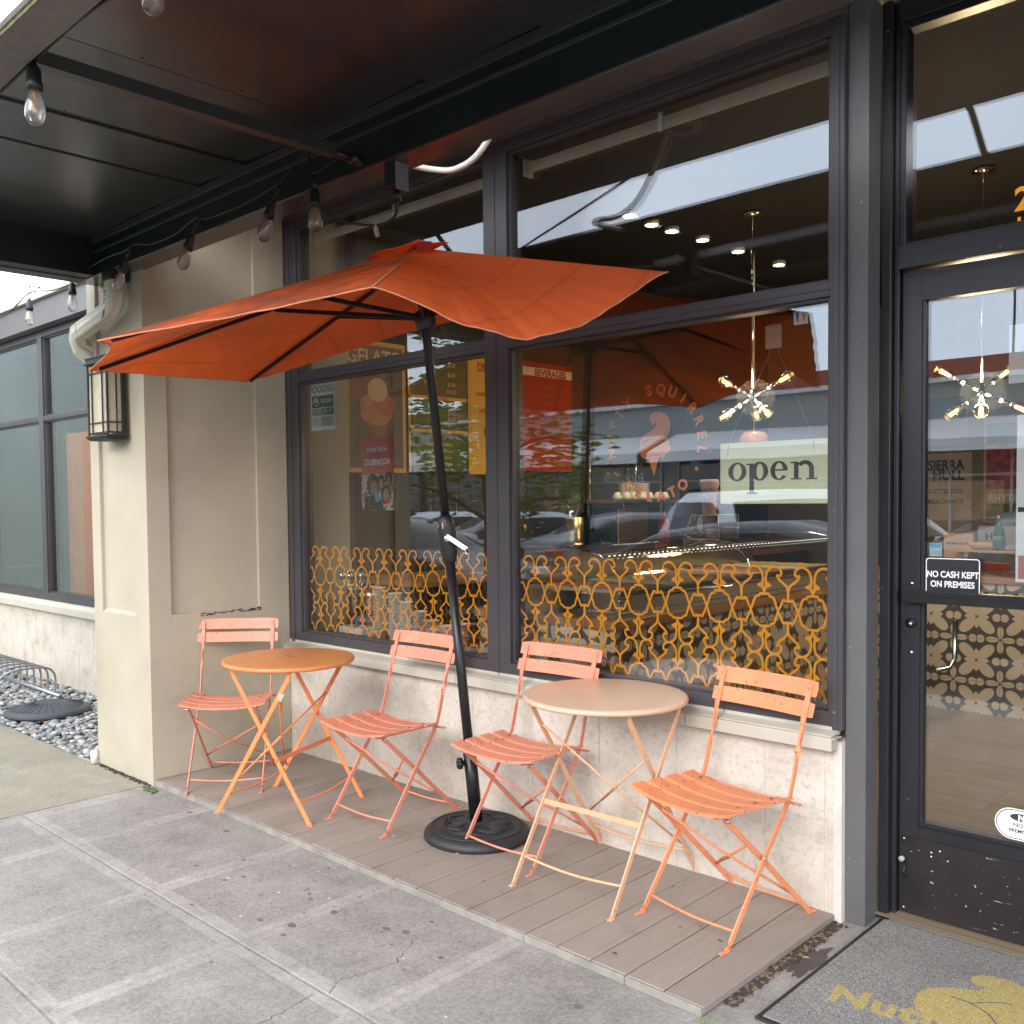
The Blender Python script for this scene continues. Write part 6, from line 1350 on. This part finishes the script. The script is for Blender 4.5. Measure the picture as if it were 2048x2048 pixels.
# ================================================================== ACROSS THE STREET
def car(name, label, loc, rz, body, kind):
    c = thing(name, label, "car", loc, rz, None)
    suv = kind == 'suv'; Lh = 2.4 if suv else 2.3
    hw = .96 if suv else .92; bh = 1.12 if suv else .98; rh = 1.84 if suv else 1.48; z0 = .28
    if suv: prof = [(-2.40, .55, .80, .75), (-2.36, .40, 1.02, .95), (-2.15, .32, 1.12, 1.66), (-1.95, .3, 1.13, 1.80), (-1.0, .28, 1.13, rh), (.2, .28, 1.12, 1.84), (.75, .28, 1.11, 1.76), (1.15, .28, 1.10, 1.45), (1.5, .3, 1.09, 1.13), (2.1, .3, 1.04, 1.06), (2.33, .36, .92, .94), (2.42, .5, .76, .78)]
    else: prof = [(-2.34, .5, .72, .72), (-2.28, .36, .95, .97), (-1.95, .3, 1.0, 1.05), (-1.75, .28, 1.0, 1.10), (-1.15, .26, 1.0, 1.38), (-.6, .25, .99, 1.47), (.1, .25, .97, 1.48), (.55, .25, .95, 1.38), (1.15, .26, .94, 1.05), (1.3, .27, .93, .96), (1.95, .28, .84, .86), (2.25, .33, .72, .74), (2.34, .45, .60, .62)]
    vs = []; fs = []; mi = []; nn = 13
    for x, zb_, zbelt, zr in prof:
        gh = zr-zbelt; tp = max(0, min(1, gh/.5)); w_ = hw*(1-.13*(abs(x)/2.4)**5)
        half = [(0, zb_), (w_*.86, zb_), (w_*.98, zb_+.18), (w_, (zb_+zbelt)/2+.06), (w_*.965, zbelt), (w_*(.95-.17*tp), zbelt+gh*.80), (w_*(.88-.2*tp)*.82, zr)]
        ring_ = [(y, z) for y, z in half]+[(-y, z) for y, z in half[::-1][:-1]]+[]
        ring_ = ring_[:nn]
        vs += [(x, y, z) for y, z in ring_]
    n = nn
    m = MB()
    for i in range(len(prof)-1):
        for k in range(n):
            k2 = (k+1) % n; f = (i*n+k, i*n+k2, (i+1)*n+k2, (i+1)*n+k)
            gl_ = k in (4, 7) and (prof[i][3]-prof[i][2] > .2 or prof[i+1][3]-prof[i+1][2] > .2) and not (abs(prof[i][0]) > 2.1)
            top_ = k in (5, 6) and ((prof[i][3]-prof[i+1][3]) > .12 or (prof[i+1][3]-prof[i][3]) > .16) and (prof[i][3] > 1.2 or prof[i+1][3] > 1.2)
            fs.append(f); mi.append(1 if (gl_ or top_) else 0)
    fs += [tuple(range(n))[::-1], tuple((len(prof)-1)*n+k for k in range(n))]; mi += [0, 0]
    m.v = vs; m.f = [list(f) for f in fs]; m.mi = mi; m.smooth = [True]*len(fs)
    CG = paint("car glass", (.012, .014, .017), .08, 0, .05, 3, 0, .22)
    m.build("body", [body, CG], c)
    wheel_z = .34
    for sx_ in (-1.42, 1.42):
        for sy in (-1, 1):
            wl = thing("wheel", None, None, (0, 0, 0)); wl.parent = c; wl.location = (sx_, sy*(hw-.10), wheel_z)
            Mw = Matrix.Rotation(R(90), 4, 'X')
            MB().lathe([(.20, -.10), (.33, -.10), (.345, -.07), (.345, .07), (.33, .10), (.20, .10)], n=28, M=Mw).build("tyre", paint("tyre", (.02, .02, .02), .8), wl)
            MB().lathe([(0, -.09), (.20, -.085), (.205, .0), (.20, .085), (0, .09)], n=12, sm=False, M=Mw).build("rim", paint("rim", (.4, .4, .42), .3, .8), wl)
    for sy in (-1, 1):
        MB().box(2.18, 2.37, sy*.62-.16, sy*.62+.16, .66, .78).build("headlight", paint("headlight", (.6, .62, .65), .1), c, bevel=.02)
        MB().box(-2.38, -2.22, sy*.66-.18, sy*.66+.18, .88 if suv else .78, 1.0 if suv else .90).build("taillight", paint("tail light", (.45, .01, .01), .2), c, bevel=.02)
        MB().box(.85, 1.02, sy*(hw+.08)-.07, sy*(hw+.08)+.07, 1.02 if suv else .95, 1.15 if suv else 1.06).build("mirror", BLACK, c, bevel=.03)
        if suv: MB().tube([(-1.9, sy*.62, 1.84), (-1.0, sy*.64, 1.90), (.3, sy*.64, 1.90)], .02, 8).build("roof_rail", BLACKM, c)
    for sy in (-1, 1):
        for x in (-.55, .45): MB().box(x, x+.16, sy*(hw+.01)-.012, sy*(hw+.01)+.012, .93 if suv else .84, .955 if suv else .865).build("door_handle", CHROME, c)
    return c
CB = lambda n_, c_: paint(n_, c_, .22, .1, .03, 2, 0, .7)
RZ = -.17
car("parked_car", "white sport utility car parked nose in across the street", (-5.1, -10.6, RZ), R(-62), CB("white car paint", (.72, .73, .74)), 'suv')
car("parked_car", "white sedan parked nose in, left end of the far row", (-13.6, -11.0, RZ), R(-72), CB("silver white car paint", (.66, .67, .68)), 'sedan')
car("parked_car", "dark grey sedan parked nose in, left of the white utility car", (-8.3, -10.8, RZ), R(-68), CB("graphite car paint", (.05, .055, .06)), 'sedan')
car("parked_car", "silver sedan parked nose in behind the tree", (-11.0, -10.9, RZ), R(-70), CB("silver car paint", (.42, .43, .44)), 'sedan')
car("parked_car", "dark sedan parked nose in, right of the white utility car", (-1.9, -11.3, RZ), R(-66), CB("black car paint", (.02, .021, .024)), 'sedan')
car("parked_car", "silver sedan parked nose in, right end of the far row", (1.4, -11.0, RZ), R(-66), CB("pale silver car paint", (.5, .51, .52)), 'sedan')
car("parked_car", "charcoal sedan parked along the near kerb with its windscreen toward the shop", (-3.1, -5.7, RZ), R(-8), CB("charcoal car paint", (.035, .038, .042)), 'sedan')
car("parked_car", "dark teal sedan parked along the near kerb behind the charcoal one", (-9.6, -5.9, RZ), R(-4), CB("teal car paint", (.015, .04, .045)), 'sedan')

fb_ = thing("far_shop_row", "long grey stucco shop row with red cornice and white awnings across the street", "building", (0, -19.0, -.03))
GST = paint("grey green stucco", (.27, .30, .29), .8, 0, .06, .5, .2)
MB().box(-60, 30, -8, 0, 0, 4.35).build("wall", GST, fb_)
MB().box(-60, 30, .005, .16, 4.12, 4.22, 1).box(-60, 30, .002, .12, 4.225, 4.60, 0).build("cornice", [paint("red cornice", (.26, .05, .035), .6), paint("pale cornice trim", (.6, .6, .58), .6)], fb_)
m = MB(); dk = MB(); pn = MB()
x = -58.; k = 0
SFG = paint("far shop glass", (.04, .045, .045), .08, 0, .2, .6, 0, .8)
while x < 28:
    w_ = 5.6; 
    MB().prism([(.0, 3.30), (1.35, 2.78), (1.35, 2.52), (1.30, 2.52), (1.30, 2.74), (.0, 3.22)], 'x', x+.1, x+w_-.25).build("awning", paint("white awning canvas", (.70, .70, .68), .7, 0, .04, 1), fb_)
    MB().box(x+.2, x+w_-.3, .004, .03, .35, 2.55).build("shop_window", SFG, fb_)
    f_ = MB()
    for q_ in range(5): xx = x+.2+q_*(w_-.56)/4; f_.box(xx, xx+.06, .031, .07, .3, 2.6)
    f_.box(x+.2, x+w_-.3, .031, .065, 2.0, 2.06).box(x+.2, x+w_-.3, .004, .08, .0, .34); f_.build("shop_front_frame", paint("far frame pale", (.42, .43, .42), .5), fb_)
    if k % 2: MB().box(x+1, x+2.6, .035, .04, 1.0, 1.9).build("window_poster", paint("far poster", (.4, .25, .15), .6, 0, .5, 3), fb_)
    x += w_; k += 1
m = MB()
for x in (-9.0, -8.55, -15, -31): m.tube([(x, -1.5, 4.35), (x, -1.5, 5.65)], .12, 14).tube([(x, -1.5, 5.65), (x, -1.5, 5.75)], .22, 14)
m.build("roof_flue", paint("flue pale", (.5, .52, .52), .5, .3), fb_)
an = thing("roof_antenna", "old metal television antenna on the roof of the far shop row", "antenna", (-5.4, -21, 4.3)); m = MB().tube([(0, 0, 0), (0, 0, 3.0)], .03, 8).tube([(-1.1, 0, 2.6), (1.1, 0, 2.9)], .02, 6)
for i in range(7): m.tube([(-1+i*.33, -.45+.04*i, 2.61+.045*i), (-1+i*.33, .45-.04*i, 2.61+.045*i)], .014, 6)
m.build("mast", BLACKM, an)
for pi, x in enumerate((-26., 9.)):
    up_ = thing("utility_pole", ("weathered wooden utility pole at the left end of the far kerb", "weathered wooden utility pole at the right end of the far kerb")[pi], "utility pole", (x, -16.6, -.1), 0, "utility poles across the street")
    MB().tube([(0, 0, 0), (0, 0, 9)], [.16, .11], 14).build("post", paint("pole wood", (.14, .11, .08), .85, 0, .3, 3), up_); MB().box(-.06, .06, -1.1, 1.1, 7.6, 7.75).build("crossarm", MATS["pole wood"], up_)
def wire(lb, a, b, sag, r=.02):
    a, b = Vector(a), Vector(b); pts = [a.lerp(b, i/24)-Vector((0, 0, sag*4*(i/24)*(1-i/24))) for i in range(25)]
    tag(MB().tube(pts, r, 6).build("overhead_wire", BLACK), lb, "cable", "overhead cables across the street")
wire("nearest overhead cable between the utility poles", (-26, -15.6, 7.6), (9, -15.6, 7.6), .5); wire("middle overhead cable between the utility poles", (-26, -16.6, 7.6), (9, -16.6, 7.6), .6); wire("farthest overhead cable between the utility poles", (-26, -17.6, 7.6), (9, -17.6, 7.6), .55, .03)
wire("overhead cable running down from the left pole over the road", (-26, -16.6, 7.0), (3, -3.0, 6.4), .8)

LEAF = NT("street tree leaf"); oi = LEAF.n("NewGeometry"); rp = LEAF.ramp(LEAF.noise(oi.outputs['Position'], 9, 3), (.35, (.06, .12, .02)), (.55, (.14, .25, .04)), (.7, (.26, .36, .07)))
d1 = LEAF.n("BsdfDiffuse"); LEAF.l(rp, d1.inputs[0]); d2 = LEAF.n("BsdfTranslucent"); LEAF.l(rp, d2.inputs[0]); mm_ = LEAF.n("MixShader"); mm_.inputs[0].default_value = .4; LEAF.l(d1.outputs[0], mm_.inputs[1]); LEAF.l(d2.outputs[0], mm_.inputs[2]); LEAFM = LEAF.done(mm_.outputs[0])
BARK = paint("bark", (.10, .08, .06), .9, 0, .3, 8, .5)
def tree(label, loc, h, cr, seed):
    r_ = random.Random(seed); c = thing("street_tree", label, "tree", loc, 0, "small street trees at the kerb")
    m = MB().tube([(0, 0, 0), (.04, .02, h*.3), (-.02, .05, h*.55), (.0, .0, h*.9)], [.07, .055, .04, .012], 10); ends = []
    for i in range(16):
        a_ = i*2.4; z = h*(.30+.030*i); L1 = cr*r_.uniform(.7, 1.05)*(1-.035*i); e_ = Vector((math.cos(a_)*L1, math.sin(a_)*L1, z+L1*.35)); s_ = Vector((0, .02, z))
        m.tube(catpts([s_, s_.lerp(e_, .5)+Vector((0, 0, .12)), e_], 4), [.022, .021, .02, .018, .016, .014, .01, .007, .004], 6)
        ends += [s_.lerp(e_, t_)+Vector((r_.gauss(0, .1), r_.gauss(0, .1), r_.gauss(0, .1)+.05)) for t_ in (.4, .55, .7, .85, .95, 1.0, 1.05)]
    m.build("trunk", BARK, c)
    m = MB()
    for e_ in ends:
        for k in range(30):
            p = e_+Vector((r_.gauss(0, .17), r_.gauss(0, .17), r_.gauss(0, .10))); s = r_.uniform(.045, .075); M_ = Matrix.Rotation(r_.random()*6.3, 4, 'Z') @ Matrix.Rotation(r_.gauss(0, .7), 4, 'X')
            m.add([p+M_ @ Vector(q_) for q_ in ((-s, 0, 0), (0, s*.42, .006), (s, 0, 0), (0, -s*.42, .006))], [(0, 1, 2, 3)])
    m.build("crown", LEAFM, c, recalc=False); return c
tree("slender leafy street tree just left of the canopy end", (-5.2, -3.45, -.03), 4.2, 1.25, 3)
tree("second leafy street tree farther left along the kerb", (-9.3, -3.5, -.03), 4.6, 1.3, 5)

wg = thing("added_reflection_wall", "plain grey green wall added out of view to keep sky out of the left window reflections", "building", (-12.2, 0, -.03))  # invented block outside the view, hides the sky from the left windows' reflections
MB().box(-7, 0, -3.3, -.15, 0, 5.0).build("wall", paint("added wall stucco", (.34, .37, .33), .8, 0, .06, 1, .2), wg)
MB().box(-7.05, .05, -3.35, -.15, 5.0, 5.15).build("coping", paint("added wall coping", (.35, .35, .33), .6), wg)
